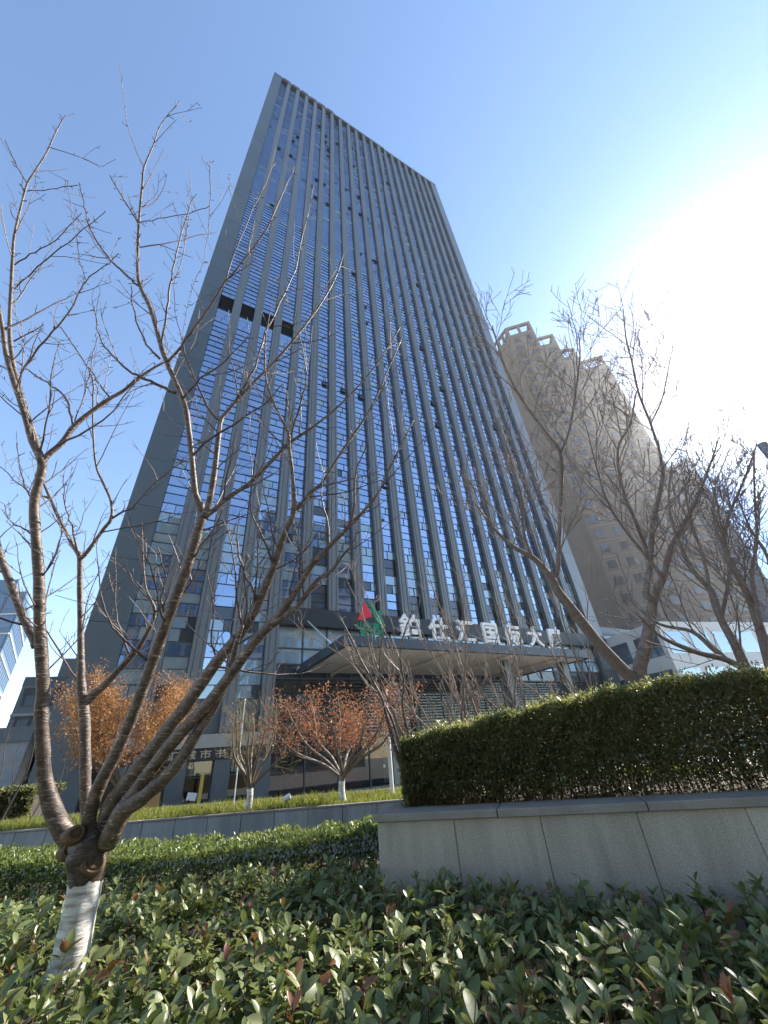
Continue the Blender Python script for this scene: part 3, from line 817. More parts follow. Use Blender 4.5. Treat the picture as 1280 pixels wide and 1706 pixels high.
# ------------------------------------------------------------------ glass office at the far right
def slab_building(name, label, corner, az1, l1, az2, l2, h, body, pane, nfl, nb, roofmat, group=None, base_z=ZG, line=None):
    """corner on plan; two visible faces running az1 (length l1) and az2 (length l2)"""
    e = empty(name, (corner[0], corner[1], base_z)); tag(e, label, 'building', group)
    d1 = pol(az1, 1)[:2]; d2 = pol(az2, 1)[:2]
    poly = [np.zeros(2), d1 * l1, d1 * l1 + d2 * l2, d2 * l2]
    area = sum(poly[i][0] * poly[(i + 1) % 4][1] - poly[(i + 1) % 4][0] * poly[i][1] for i in range(4))
    if area < 0: poly = poly[::-1]
    MB().prism(poly, 0, h).build('wall', body, e)
    MB().prism([p * 1.01 for p in poly], h + .003, h + .8).build('parapet', roofmat, e)
    for (d, l, other) in ((d1, l1, d2), (d2, l2, d1)):
        out = -(other - d * (other @ d)); out /= np.linalg.norm(out)
        ang = math.atan2(d[1], d[0]); flip = 1 if (np.array([-d[1], d[0]]) @ out) < 0 else -1
        n = max(1, int(round(l / nb)))
        wb = l / n; fh = h / nfl
        m_ = MB(); y0, y1 = (-.06, .02) if flip == 1 else (-.02, .06)
        m_.box(.12 * wb, .88 * wb, y0, y1, .3 * fh, .92 * fh)
        me_ = m_.mesh('window'); me_.materials.append(pane)
        for k in range(nfl):
            for c in range(n):
                o = bpy.data.objects.new('window', me_); col.objects.link(o); o.parent = e
                pp = d * (wb * c); o.location = (pp[0], pp[1], fh * k); o.rotation_euler = (0, 0, ang)
        if line:
            lb = MB()
            for k in range(1, nfl): lb.box(0, l, -.2 if flip == 1 else 0, 0 if flip == 1 else .2, fh * k - .12, fh * k + .12)
            lo = lb.build('floor_line', line, e); lo.rotation_euler = (0, 0, ang); lo['kind'] = 'stuff'
    return e
c = pol(44.8, 110)[:2]
slab_building('glass_office', 'pale blue glass office block half hidden by bare trees near the sun', c, 55, 62, -35, 30, 110 * math.tan(rad(27.3)) + 1.8, MT['far_glass'], MT['sky_glass_b'], 15, 4.2, MT['pale_panel'])
c = pol(33.4, 52)[:2]
slab_building('white_pavilion', 'low white building with long horizontal panels behind the bare trees', c, 72, 46, -20, 12, 52 * math.tan(rad(10.2)) + 1.85, MT['pale_panel'], MT['far_glass'], 3, 3.5, MT['pale_panel'])
# grey annex against the tower's right end
an = tower_pt(S1 + .3, 0.3, 0)
slab_building('grey_annex', 'plain grey annex block joined to the right end of the tall tower', an[:2], AZ_T, 14, AZ_T - 90, 18, 13.0, MT['grey_wall'], MT['dark_glass'], 3, 3.4, MT['metal_panel'])
# left glass tower: face towards us and banded side
c = pol(-45.9, 100)[:2]
slab_building('glass_tower', 'blue glass tower with white storey lines along its narrow side', c, -98, 34, -38.5, 26, 100 * math.tan(rad(17.6)) + 1.85, MT['steel_blue'], MT['left_glass'], 9, 3.0, MT['steel_blue'], line=MT['pale_panel'])
e = bpy.data.objects['glass_tower']
d1 = pol(-98, 1)[:2]; d2 = pol(-38.5, 1)[:2]
h0 = 100 * math.tan(rad(17.6)) + 1.85
pp = [d1 * 3 + d2 * 2, d1 * 30 + d2 * 2, d1 * 30 + d2 * 14, d1 * 3 + d2 * 14]
MB().prism(pp[::-1], h0 + .81, h0 + 4.2).build('plant_room', MT['steel_blue'], e)
# dark low block beside the tower and pale stone block in front of it
c = pol(-38.2, 50)[:2]
slab_building('dark_block', 'dark low block with stacked ledges beside the foot of the tall tower', c, -112, 4.6, -38, 14, 50 * math.tan(rad(9.0)) + 1.85, MT['grey_wall'], MT['dark_glass'], 4, 2.2, MT['metal_panel'], line=MT['stone_wall'])
e = bpy.data.objects['dark_block']; d1 = pol(-112, 1)[:2]; d2 = pol(-38, 1)[:2]; h0 = 50 * math.tan(rad(9.0)) + 1.85
MB().prism([d2 * .6, d2 * 9, d1 * 2.2 + d2 * 9, d1 * 2.2 + d2 * .6], h0 + .81, h0 + 2.6).build('stair_tower', MT['grey_wall'], e)
c = pol(-40.9, 40)[:2]
e = empty('stone_block', (c[0], c[1], ZG)); tag(e, 'pale grey stone clad low block behind the leafless trees at the left', 'building')
d1 = pol(-108, 1)[:2]; d2 = pol(-38, 1)[:2]
MB().prism([np.zeros(2), d2 * 10, d1 * 26 + d2 * 10, d1 * 26], 0, 4.5).build('wall', MT['stone_wall'], e)
MB().prism([d2 * -.2, d2 * 10, d1 * 26 + d2 * 10, d1 * 26 + d2 * -.2], 4.503, 5.4).build('parapet', MT['grey_wall'], e)
ang = math.atan2(d1[1], d1[0])
me = MB().box(.02, 1.98, -.0, .06, .02, 1.08).mesh('stone_slab'); me.materials.append(MT['stone_wall'])
for k in range(4):
    for j in range(13):
        o = bpy.data.objects.new('stone_slab', me); col.objects.link(o); o.parent = e; o.location = (*(d1 * (2.0 * j)), 1.1 * k); o.rotation_euler = (0, 0, ang)
# buildings across the street, mirrored in the glass
slab_building('street_block', 'grey office block across the street, mirrored in the tower glass', (-46, -62), 60, 44, 150, 14, 66, MT['grey_wall'], MT['far_glass'], 12, 3.2, MT['grey_wall'])
slab_building('street_house', 'brown apartment block across the street, mirrored in the tower glass', (0, -34), 62, 25, 152, 14, 50, MT['brown_render'], MT['far_glass'], 12, 3.2, MT['brown_dark'])
slab_building('street_tower', 'pale apartment slab across the street, mirrored in the tower glass', (30, -16), 60, 26, 150, 14, 58, MT['stone_wall'], MT['far_glass'], 15, 3.2, MT['grey_wall'])

# ------------------------------------------------------------------ leaves
def leaf_template(nseg=4, fold=0.12, curl=0.18):
    xs = np.linspace(0, 1, nseg + 1)
    wd = np.sin(np.pi * np.clip(xs, 0, 1) ** 1.1) ** 0.62
    wd[0] = 0.05; wd[-1] = 0.02
    V = []; F = []
    for x, w_ in zip(xs, wd):
        z = -curl * x * x
        V += [(x, -w_ / 2, z + fold * w_ * .5), (x, 0, z), (x, w_ / 2, z + fold * w_ * .5)]
    for i in range(nseg):
        a = 3 * i
        F += [(a, a + 1, a + 4, a + 3), (a + 1, a + 2, a + 5, a + 4)]
    return np.array(V), np.array(F)
SMALL = (np.array([(0, 0, 0), (.45, -.5, .08), (1, 0, -.05), (.45, .5, .08)]), np.array([(0, 1, 2), (0, 2, 3)]))
def unit(a): return a / (np.linalg.norm(a, axis=-1, keepdims=True) + 1e-9)
def leaf_frames(D, roll):
    D = unit(D)
    up = np.zeros_like(D); up[:, 2] = 1
    S = np.cross(up, D); S = unit(S + 1e-6)
    N = np.cross(D, S)
    c, s = np.cos(roll)[:, None], np.sin(roll)[:, None]
    return D, S * c + N * s, N * c - S * s
def leaves_mesh(name, P, D, L, W, tone, tmpl, roll=None):
    n = len(P)
    if roll is None: roll = rng.normal(0, .5, n)
    D, S, N = leaf_frames(D, roll)
    TV, TF_ = tmpl
    V = P[:, None, :] + D[:, None, :] * (TV[None, :, 0:1] * L[:, None, None]) + S[:, None, :] * (TV[None, :, 1:2] * W[:, None, None]) + N[:, None, :] * (TV[None, :, 2:3] * L[:, None, None])
    F = (TF_[None] + (np.arange(n) * len(TV))[:, None, None]).reshape(-1, TF_.shape[1])
    return np_mesh(name, V.reshape(-1, 3), F, True, np.repeat(tone, len(TV)))
def vnoise(x, y, f, seed=0):
    return (np.sin(x * f + 1.3 + seed) * np.cos(y * f * 1.17 - .7 + seed * 2) + .5 * np.sin(x * f * 2.3 - y * f * 1.9 + seed))/1.5

# --- the broad-leaved shrub bed in front
HF = np.array([[-9.0, 5.6], [-3.58, 4.42], [-1.88, 4.12], [-.36, 4.5], [0.6, 4.8]])     # front of the low hedge on plan
def bed_mask(x, y):
    front = np.interp(x, HF[:, 0], HF[:, 1])
    s = (np.stack([x, y], -1) - PC) @ PN
    a = (np.stack([x, y], -1) - PC) @ PD
    ok = (y < front - .02) & ~((s > -.05) & (a > -.06))
    return ok
step = 0.082
gx, gy = np.meshgrid(np.arange(-7.2, 3.6, step), np.arange(.6, 5.6, step))
gx = gx.ravel() + rng.normal(0, .028, gx.size); gy = gy.ravel() + rng.normal(0, .028, gy.size)
dist = np.hypot(gx, gy)
azs = np.degrees(np.arctan2(gx, gy))
TB = at_d(115, 1590, 3.3)                          # trunk foot on plan
m_ = bed_mask(gx, gy) & (dist > 1.35) & (np.abs(azs) < 58) & (np.hypot(gx - TB[0], gy - TB[1]) > .11)
gx, gy, dist = gx[m_], gy[m_], dist[m_]
sp = (np.stack([gx, gy], -1) - PC) @ PN
toph = .6 + .05 * vnoise(gx, gy, 2.1) + .03 * vnoise(gx, gy, 6.3, 2) + rng.normal(0, .025, gx.size)
toph += np.where(rng.random(gx.size) < .03, .09, 0)
toph -= np.clip((gx - .2) / 2.5, 0, 1) * .07
nsh = len(gx)
stems = Tubes()
LP, LD, LL, LW, LT = [], [], [], [], []
for i in range(nsh):
    h = toph[i]
    tilt = rng.normal(0, .16, 2)
    ax = np.array([tilt[0], tilt[1], 1.0]); ax /= np.linalg.norm(ax)
    base = np.array([gx[i], gy[i], h - .26]); top = base + ax * .26
    if dist[i] < 4.2: stems.add(np.array([base, top]), [.0035, .002], 3)
    nl = int(rng.integers(9, 13))
    red = rng.random() < .07
    t = np.sort(rng.random(nl)) ** .75
    an_ = rng.random() * 6.28 + np.arange(nl) * 2.4 + rng.normal(0, .25, nl)
    el = np.radians(0 + 48 * t ** 1.8 + rng.normal(0, 19, nl))
    D = np.stack([np.cos(an_) * np.cos(el), np.sin(an_) * np.cos(el), np.sin(el)], -1) + ax * .15
    Lg = rng.uniform(.062, .098, nl) * (1.05 - .35 * t ** 3) * rng.uniform(.78, 1.15)
    LP.append(base + ax * (.26 * (.25 + .75 * t))[:, None]); LD.append(D); LL.append(Lg); LW.append(Lg * rng.uniform(.42, .54, nl))
    tn = np.clip(rng.normal(.3, .18, nl) + .2 * t, 0, .8)
    if red: tn[-3:] = rng.uniform(.85, 1, 3)
    tn[rng.random(nl) < .012] = .9
    LT.append(tn)
LP, LD, LL, LW, LT = map(np.concatenate, (LP, LD, LL, LW, LT))
LRoll = rng.normal(0, .35, len(LP))
shr = empty('photinia_bed', (0, 2.2, 0))
tag(shr, 'bed of glossy broad leaved low shrubs filling the foreground around the white painted trunk', 'shrubs')
# the 300 leaves that show largest are leaves of their own
ctr = LP + unit(LD) * LL[:, None] * .5
cv = (ctr - CAM) @ RW                              # camera axes
zc = cv[:, 2]
px = 640 + F_PX * cv[:, 0] / zc; py = 853 + F_PX * cv[:, 1] / zc
vis = (zc > .2) & (px > 10) & (px < 1270) & (py < 1698) & (py > 1400) & (LP[:, 2] > .5)
score = np.where(vis, LL / np.maximum(zc, .1) * (1 + .5 * (LP[:, 2] - .5) / .15), 0)
near = np.argsort(-score)[:290]
rest = np.ones(len(LP), bool); rest[near] = False
T5 = leaf_template(5)
off = np.array([0, 2.2, 0])
me = leaves_mesh('foliage', LP[rest] - off, LD[rest], LL[rest], LW[rest], LT[rest], T5, LRoll[rest])
o = link('foliage', me, MT['photinia_leaf'], shr); o['kind'] = 'stuff'
leafm = []
for v in range(12):
    TV, TFc = leaf_template(6, .1 + .02 * (v % 4), .1 + .05 * (v % 5))
    tv = v / 11 * .75 if v < 11 else .95
    mm = np_mesh('leaf', TV, TFc, True, np.full(len(TV), tv)); mm.materials.append(MT['photinia_leaf']); leafm.append(mm)
Dn, Sn, Nn = leaf_frames(LD[near], LRoll[near])
for j, idx in enumerate(near):
    v = 11 if LT[idx] > .84 else int(np.clip(LT[idx] / .75 * 11, 0, 10))
    o = bpy.data.objects.new('leaf', leafm[v]); col.objects.link(o); o.parent = shr
    M = np.eye(4); M[:3, 0] = Dn[j] * LL[idx]; M[:3, 1] = Sn[j] * LW[idx]; M[:3, 2] = Nn[j] * LL[idx]; M[:3, 3] = LP[idx] - off
    o.matrix_local = Matrix(M.tolist())
mat('stem', (0.12, 0.05, 0.03), .6)
o = stems.build('stems', MT['stem'], shr, off); o['kind'] = 'stuff'

# --- clipped hedges
def hedge_leaves(sampler, n, size, jit=.5):
    P, Nrm = sampler(n)
    D = unit(Nrm + rng.normal(0, jit, P.shape))
    L = rng.uniform(.7, 1.25, n) * size
    return P, D, L
# low box hedge: along HF, .75 deep
HT = CAM_Z - .575
def low_sampler(n):
    seg = np.linalg.norm(np.diff(HF, axis=0), axis=1); cum = np.concatenate([[0], np.cumsum(seg)])
    w_ = np.interp(np.linspace(0, 1, 400), [0, .25, 1], [0.0, .35, 1])
    t = np.interp(rng.random(n), np.linspace(0, 1, 400), w_) * cum[-1]
    x = np.interp(t, cum, HF[:, 0]); y = np.interp(t, cum, HF[:, 1])
    face = rng.random(n)
    bump_ = .03 * vnoise(x, y, 9) + .02 * vnoise(x, y, 23, 1)
    d = np.where(face < .45, np.abs(rng.normal(0, .035, n)), rng.random(n) * .8)
    zz = np.where(face < .45, .3 + rng.random(n) * (HT - .3), HT + bump_ - np.abs(rng.normal(0, .03, n)) + np.where(rng.random(n) < .05, .03, 0))
    zz = np.where(face > .9, .3 + rng.random(n) * (HT - .33), zz)
    P = np.stack([x, y + d - bump_ * .6, zz], -1)
    N = np.where((face < .45)[:, None], np.array([0, -.8, .5]), np.array([0, -.1, 1.0]))
    return P, N
P, D, L = hedge_leaves(low_sampler, 60000, .034, .6)
hd = empty('box_hedge', (-2, 4.6, 0)); tag(hd, 'low clipped bright green hedge between the shrub bed and the grey retaining wall', 'hedge')
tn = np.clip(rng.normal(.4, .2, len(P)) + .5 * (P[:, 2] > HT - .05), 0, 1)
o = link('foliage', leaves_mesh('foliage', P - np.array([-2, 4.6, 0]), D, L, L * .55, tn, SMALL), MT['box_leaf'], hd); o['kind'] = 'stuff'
tb = Tubes()
for i in range(500):
    t = rng.random(); x = -9 + 9.4 * t; y = np.interp(x, HF[:, 0], HF[:, 1]) + .06 + .6 * rng.random()
    tb.add(np.array([(x, y, 0), (x + rng.normal(0, .04), y + rng.normal(0, .04), .35), (x + rng.normal(0, .07), y + rng.normal(0, .05), HT - .04)]), [.006, .004, .002], 3)
o = tb.build('stems', MT['far_twig'], hd, (-2, 4.6, 0)); o['kind'] = 'stuff'
# planter hedge: local axes along PD / PN
HL0, HL1, HD0, HD1 = .12, 5.2, .36, 1.45
HZ0 = COPE - .06
def top_prof(a):
    return np.interp(a, [0, .3, 1.0, 1.7, 2.4, 3.0, 3.5, 4.5, 6.3], [1.42, 1.48, 1.56, 1.64, 1.69, 1.68, 1.6, 1.56, 1.56])
def tall_sampler(n):
    a = HL0 + (HL1 - HL0) * rng.random(n) ** 1.1
    face = rng.random(n)
    bx_ = .035 * vnoise(a, a * 0 + 1, 7) + .03 * vnoise(a * 1.7, face * 3, 11, 1)
    top = top_prof(a) + .025 * vnoise(a, a * 0, 13)
    u = rng.random(n)
    z = np.where(face < .55, HZ0 + .03 + (top - HZ0 - .03) * u ** .85, top - np.abs(rng.normal(0, .045, n)) + np.where(rng.random(n) < .12, .075 * rng.random(n), 0))
    bul = .06 * np.sin(np.pi * np.clip((z - HZ0) / (top - HZ0), 0, 1)) + .03 * vnoise(a * 3, z * 3, 3, 3)
    d = np.where(face < .55, HD0 - bul + np.abs(rng.normal(0, .07, n)) - np.where(rng.random(n) < .1, .06 * rng.random(n), 0) + np.where(z > top - .08, (z - top + .08) * .8, 0), HD0 - .02 + (HD1 - HD0) * rng.random(n))
    lft = face > .9
    d = np.where(lft, HD0 + (HD1 - HD0) * rng.random(n), d)
    a = np.where(lft, HL0 + np.abs(rng.normal(0, .05, n)), a)
    z = np.where(lft, HZ0 + (1.45 - HZ0) * rng.random(n), z)
    inner = (rng.random(n) < .25) & (face < .55)
    d = np.where(inner, HD0 + rng.random(n) * .5, d)
    P = np.stack([PC[0] + PD[0] * a + PN[0] * d, PC[1] + PD[1] * a + PN[1] * d, z], -1)
    N = np.where((face < .55)[:, None], np.array([-PN[0], -PN[1], .45]), np.array([0, 0, 1.0]))
    # thin out low down so that light shows through
    keep = (z - HZ0 > .13) | (rng.random(n) < .55)
    return P[keep], N[keep]
P, N = tall_sampler(165000)
nf = 45000                                         # leaves all through the depth of the hedge
a_ = HL0 + .04 + (HL1 - HL0 - .05) * rng.random(nf); d_ = HD0 + .05 + (HD1 - HD0) * rng.random(nf); tz = top_prof(a_) - .05
zf = HZ0 + .05 + (tz - HZ0 - .05) * rng.random(nf) ** .8
P = np.vstack([P, np.stack([PC[0] + PD[0] * a_ + PN[0] * d_, PC[1] + PD[1] * a_ + PN[1] * d_, zf], -1)]); N = np.vstack([N, np.tile([-PN[0], -PN[1], .6], (nf, 1))])
D = unit(N + rng.normal(0, .75, P.shape)); L = rng.uniform(.7, 1.3, len(P)) * .03
hr = empty('planter_hedge', (PC[0], PC[1], COPE - .07)); tag(hr, 'dense dark green hedge with small leaves growing in the granite planter', 'hedge')
aa = (P[:, :2] - PC) @ PD
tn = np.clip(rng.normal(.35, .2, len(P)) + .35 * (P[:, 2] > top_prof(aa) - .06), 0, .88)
redp = (rng.random(len(P)) < np.interp(aa, [0, 2.2, 2.9, 4], [.005, .01, .1, .12])) | ((P[:, 2] < HZ0 + .14) & (rng.random(len(P)) < .22))
tn[redp] = .97
offp = np.array([PC[0], PC[1], COPE - .07])
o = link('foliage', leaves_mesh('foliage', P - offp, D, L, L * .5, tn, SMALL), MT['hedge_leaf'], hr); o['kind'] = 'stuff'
tb = Tubes()
for i in range(420):
    a = HL0 + .05 + (HL1 - HL0) * rng.random() ** 1.3; d = HD0 + .06 + (HD1 - HD0 - .1) * rng.random()
    b0 = np.array([*(PC + PD * a + PN * d), COPE - .08]); tp = top_prof(a) - .05
    p1 = b0 + np.array([rng.normal(0, .06), rng.normal(0, .06), (tp - b0[2]) * .5]); p2 = b0 + np.array([rng.normal(0, .1), rng.normal(0, .08), tp - b0[2]])
    tb.add(np.array([b0, p1, p2]), [.006, .004, .002], 3)
o = tb.build('stems', MT['grey_bark'], hr, offp); o['kind'] = 'stuff'

# --- grass on the raised bed
n = 26000
t = rng.random(n) ** .8; L_ = np.linalg.norm(WB - WA)
a = 1.0 + (L_ - 1.0) * t; d = .17 + 2.6 * rng.random(n) ** 1.5
P = np.stack([WA[0] + WD[0] * a + WN[0] * d, WA[1] + WD[1] * a + WN[1] * d, np.full(n, WTOP - .035)], -1)
D = unit(np.stack([rng.normal(0, .45, n), rng.normal(0, .45, n), np.ones(n)], -1)); L = rng.uniform(.05, .15, n) * (1 + .5 * vnoise(P[:, 0], P[:, 1], 3))
GR = (np.array([(0, -.5, 0), (0, .5, 0), (.55, .35, -.03), (.55, -.35, -.03), (1, 0, -.15)]), np.array([(0, 1, 2), (0, 2, 3), (3, 2, 4)]))
gr = link('grass_strip', leaves_mesh('grass_strip', P, D, L, np.full(n, .012), np.clip(rng.normal(.5, .25, n), 0, 1), GR, rng.uniform(0, 6.28, n)), MT['grass_blade'])
tag(gr, 'yellowish green grass growing along the top of the grey retaining wall', 'grass', kind='stuff')

# ------------------------------------------------------------------ trees
def smooth_poly(P, R, per=4):
    P = np.asarray(P, float); R = np.asarray(R, float)
    if len(P) < 3: 
        t = np.linspace(0, 1, 4)[:, None]
        return P[0] * (1 - t) + P[-1] * t, np.interp(np.linspace(0, 1, 4), [0, 1], [R[0], R[-1]])
    Q = np.vstack([2 * P[0] - P[1], P, 2 * P[-1] - P[-2]])
    out = []; ro = []
    for i in range(1, len(Q) - 2):
        for k in range(per):
            t = k / per
            out.append(.5 * ((2 * Q[i]) + (-Q[i - 1] + Q[i + 1]) * t + (2 * Q[i - 1] - 5 * Q[i] + 4 * Q[i + 1] - Q[i + 2]) * t * t + (-Q[i - 1] + 3 * Q[i] - 3 * Q[i + 1] + Q[i + 2]) * t ** 3))
            ro.append(R[i - 1] * (1 - t) + R[i] * t)
    out.append(P[-1]); ro.append(R[-1])
    return np.array(out), np.array(ro)
def grow(tb, P, R, r, lev, spacing, lens, up=.5, t0=.15, spur=True, ang=(35, 65), sides=4, wob=.12, rmin=.0014):
    """side branches along a branch; deeper levels call themselves"""
    seg = np.linalg.norm(np.diff(P, axis=0), axis=1); cum = np.concatenate([[0], np.cumsum(seg)]); tot = cum[-1]
    if tot < .02: return
    s = tot * t0 + spacing * r.random()
    while s < tot * .99:
        i = min(np.searchsorted(cum, s) - 1, len(P) - 2); i = max(i, 0)
        f = (s - cum[i]) / max(seg[i], 1e-6); p = P[i] * (1 - f) + P[i + 1] * f; rr = R[i] * (1 - f) + R[i + 1] * f
        T = (P[i + 1] - P[i]) / max(seg[i], 1e-6)
        v = r.normal(0, 1, 3); v -= T * (v @ T); v /= np.linalg.norm(v) + 1e-9
        a = math.radians(r.uniform(*ang))
        d = T * math.cos(a) + v * math.sin(a); d[2] += up * r.random(); d /= np.linalg.norm(d)
        frac = 1 - .55 * s / tot
        L = r.uniform(*lens[0]) * frac
        k = max(3, int(L / .07)); k = min(k, 8)
        pts = [p]; dd = d.copy()
        for j in range(k):
            dd = dd + r.normal(0, wob, 3) + np.array([0, 0, up * .12]); dd /= np.linalg.norm(dd)
            pts.append(pts[-1] + dd * L / k)
        pts = np.array(pts); r0 = min(rr * .6, .0025 + L * .0065); rads = np.linspace(max(r0, rmin), rmin, len(pts))
        tb.add(pts, rads, sides if r0 > .006 else 3)
        if lev > 1: grow(tb, pts, rads, r, lev - 1, spacing * .75, lens[1:] or lens, up, .2, spur, ang, 3, wob, rmin)
        elif spur:
            q_ = .06
            while q_ < L:
                ii = min(int(q_ / L * k), k - 1); pp = pts[ii] + (pts[ii + 1] - pts[ii]) * r.random()
                vv = r.normal(0, 1, 3); vv /= np.linalg.norm(vv); ln = r.uniform(.008, .03)
                tb.add(np.array([pp, pp + (vv * .8 + dd * .6) * ln]), [rmin * 1.1, rmin * 1.3], 3); q_ += r.uniform(.05, .11)
        s += spacing * r.uniform(.6, 1.5)
    
def add_spurs(tb, P, R, r, gap=.07):
    seg = np.linalg.norm(np.diff(P, axis=0), axis=1)
    for i in range(len(seg)):
        for _ in range(int(r.poisson(seg[i] / gap))):
            f = r.random(); p = P[i] * (1 - f) + P[i + 1] * f; T = (P[i + 1] - P[i]) / max(seg[i], 1e-6)
            v = r.normal(0, 1, 3); v -= T * (v @ T); v /= np.linalg.norm(v) + 1e-9
            ln = r.uniform(.008, .03) + R[i]; q = p + (v + T * .6) * ln
            tb.add(np.array([p, q]), [.0018, .0024], 3)

# the traced cherry: (kind, [(px, py, width px), ...], depth start, depth end)
Z0 = 1.95
LIMBS = [
 ('limb', [(133, 1425, 56), (108, 1388, 54), (89, 1350, 46), (75, 1300, 37), (71, 1240, 33), (69, 1180, 32), (72, 1142, 31), (66, 1037, 28), (65, 966, 26), (60, 896, 24), (57, 840, 23), (65, 801, 21), (70, 770, 21), (53, 735, 15), (39, 685, 14), (24, 640, 13), (10, 590, 12), (5, 553, 11), (-4, 500, 9)], 1.95, 2.15),
 ('limb', [(70, 772, 18), (56, 725, 15), (42, 682, 14), (24, 618, 12), (16, 553, 10), (18, 489, 9), (21, 431, 8), (24, 392, 7), (35, 344, 6), (45, 308, 5.5), (58, 286, 5), (77, 256, 4.5), (90, 227, 4), (105, 198, 3)], 2.08, 2.5),
 ('limb', [(68, 775, 16), (80, 758, 13), (103, 738, 13), (121, 713, 13), (144, 692, 10), (180, 666, 9), (206, 651, 8), (229, 631, 7), (258, 612, 5.5), (273, 604, 4), (300, 585, 3)], 2.08, 2.5),
 ('limb', [(150, 1400, 30), (143, 1340, 27), (142, 1280, 26), (141, 1195, 25), (135, 1140, 22), (135, 1107, 17), (134, 1037, 14), (133, 966, 13), (133, 928, 13), (127, 917, 9), (113, 893, 8.5), (95, 857, 8), (83, 829, 7), (70, 800, 5)], 2.05, 2.55),
 ('limb', [(134, 930, 10), (144, 921, 9), (172, 882, 8), (185, 864, 8), (185, 836, 6), (172, 805, 6), (160, 776, 5), (155, 720, 4.5), (155, 660, 4), (155, 638, 3.5), (144, 609, 3), (101, 545, 2.5)], 2.35, 2.7),
 ('limb', [(133, 1178, 14), (146, 1167, 18), (160, 1153, 17), (176, 1139, 15), (218, 1093, 13), (239, 1065, 11), (258, 1020, 8), (243, 981, 5), (238, 930, 4), (236, 870, 3)], 2.24, 2.4),
 ('limb', [(160, 1420, 44), (148, 1368, 34), (164, 1312, 29), (194, 1253, 26), (217, 1201, 25), (243, 1132, 25), (272, 1050, 24), (312, 942, 22), (330, 881, 22), (336, 853, 21), (325, 821, 13), (319, 759, 12), (312, 700, 12), (305, 669, 12), (284, 618, 11), (270, 583, 10), (251, 516, 9), (235, 482, 8), (229, 450, 7.5), (231, 376, 6), (237, 305, 5), (240, 279, 4.5), (255, 243, 3.5), (268, 208, 3), (300, 169, 2.2)], 1.95, 2.45),
 ('limb', [(337, 862, 17), (346, 845, 14), (356, 794, 13), (364, 723, 11), (368, 700, 10), (380, 684, 7.5), (419, 641, 6.5), (454, 606, 6), (485, 571, 5.5), (532, 509, 4), (559, 461, 3), (573, 420, 2)], 2.1, 2.7),
 ('limb', [(340, 862, 13), (358, 848, 10), (380, 829, 9.5), (419, 802, 8.5), (454, 766, 8), (481, 739, 7.5), (520, 712, 5), (560, 680, 4.5), (600, 640, 3.5), (640, 590, 2.8), (668, 545, 2)], 2.1, 2.6),
 ('limb', [(172, 1410, 46), (184, 1345, 36), (230, 1280, 28), (279, 1214, 26), (315, 1168, 25), (361, 1102, 23), (404, 1050, 20), (431, 1003, 17), (456, 942, 15), (474, 888, 13), (489, 852, 12), (487, 794, 8), (481, 743, 7), (479, 720, 6.5), (458, 677, 5), (442, 626, 4), (442, 555, 3)], 1.98, 2.3),
 ('limb', [(488, 858, 10), (497, 845, 9), (520, 818, 8), (536, 805, 7), (567, 755, 5.5), (610, 692, 4.5), (634, 645, 3.5), (669, 567, 2.2)], 2.2, 2.55),
 ('limb', [(178, 1405, 40), (210, 1345, 34), (249, 1286, 26), (295, 1227, 24), (348, 1171, 23), (394, 1109, 22), (431, 1060, 20), (459, 1031, 17), (495, 981, 13), (516, 945, 12), (547, 911, 9), (580, 878, 8), (609, 847, 6), (630, 820, 5), (660, 760, 3.5), (690, 700, 2.2)], 1.93, 2.15),
 ('limb', [(182, 1395, 38), (205, 1350, 36), (230, 1332, 34), (262, 1306, 30), (295, 1273, 25), (328, 1221, 20), (358, 1175, 17), (377, 1132, 14), (395, 1067, 11), (404, 1040, 8)], 1.9, 2.08),
 ('limb', [(452, 1042, 13), (475, 1026, 11), (495, 1010, 11), (528, 967, 9), (552, 951, 7), (570, 926, 5), (586, 906, 3.5), (597, 880, 2.5)], 2.0, 2.2),
 ('limb', [(60, 1078, 20), (53, 1058, 20), (39, 1030, 20), (18, 974, 19), (0, 924, 17), (-14, 860, 14)], 2.02, 2.2),
]
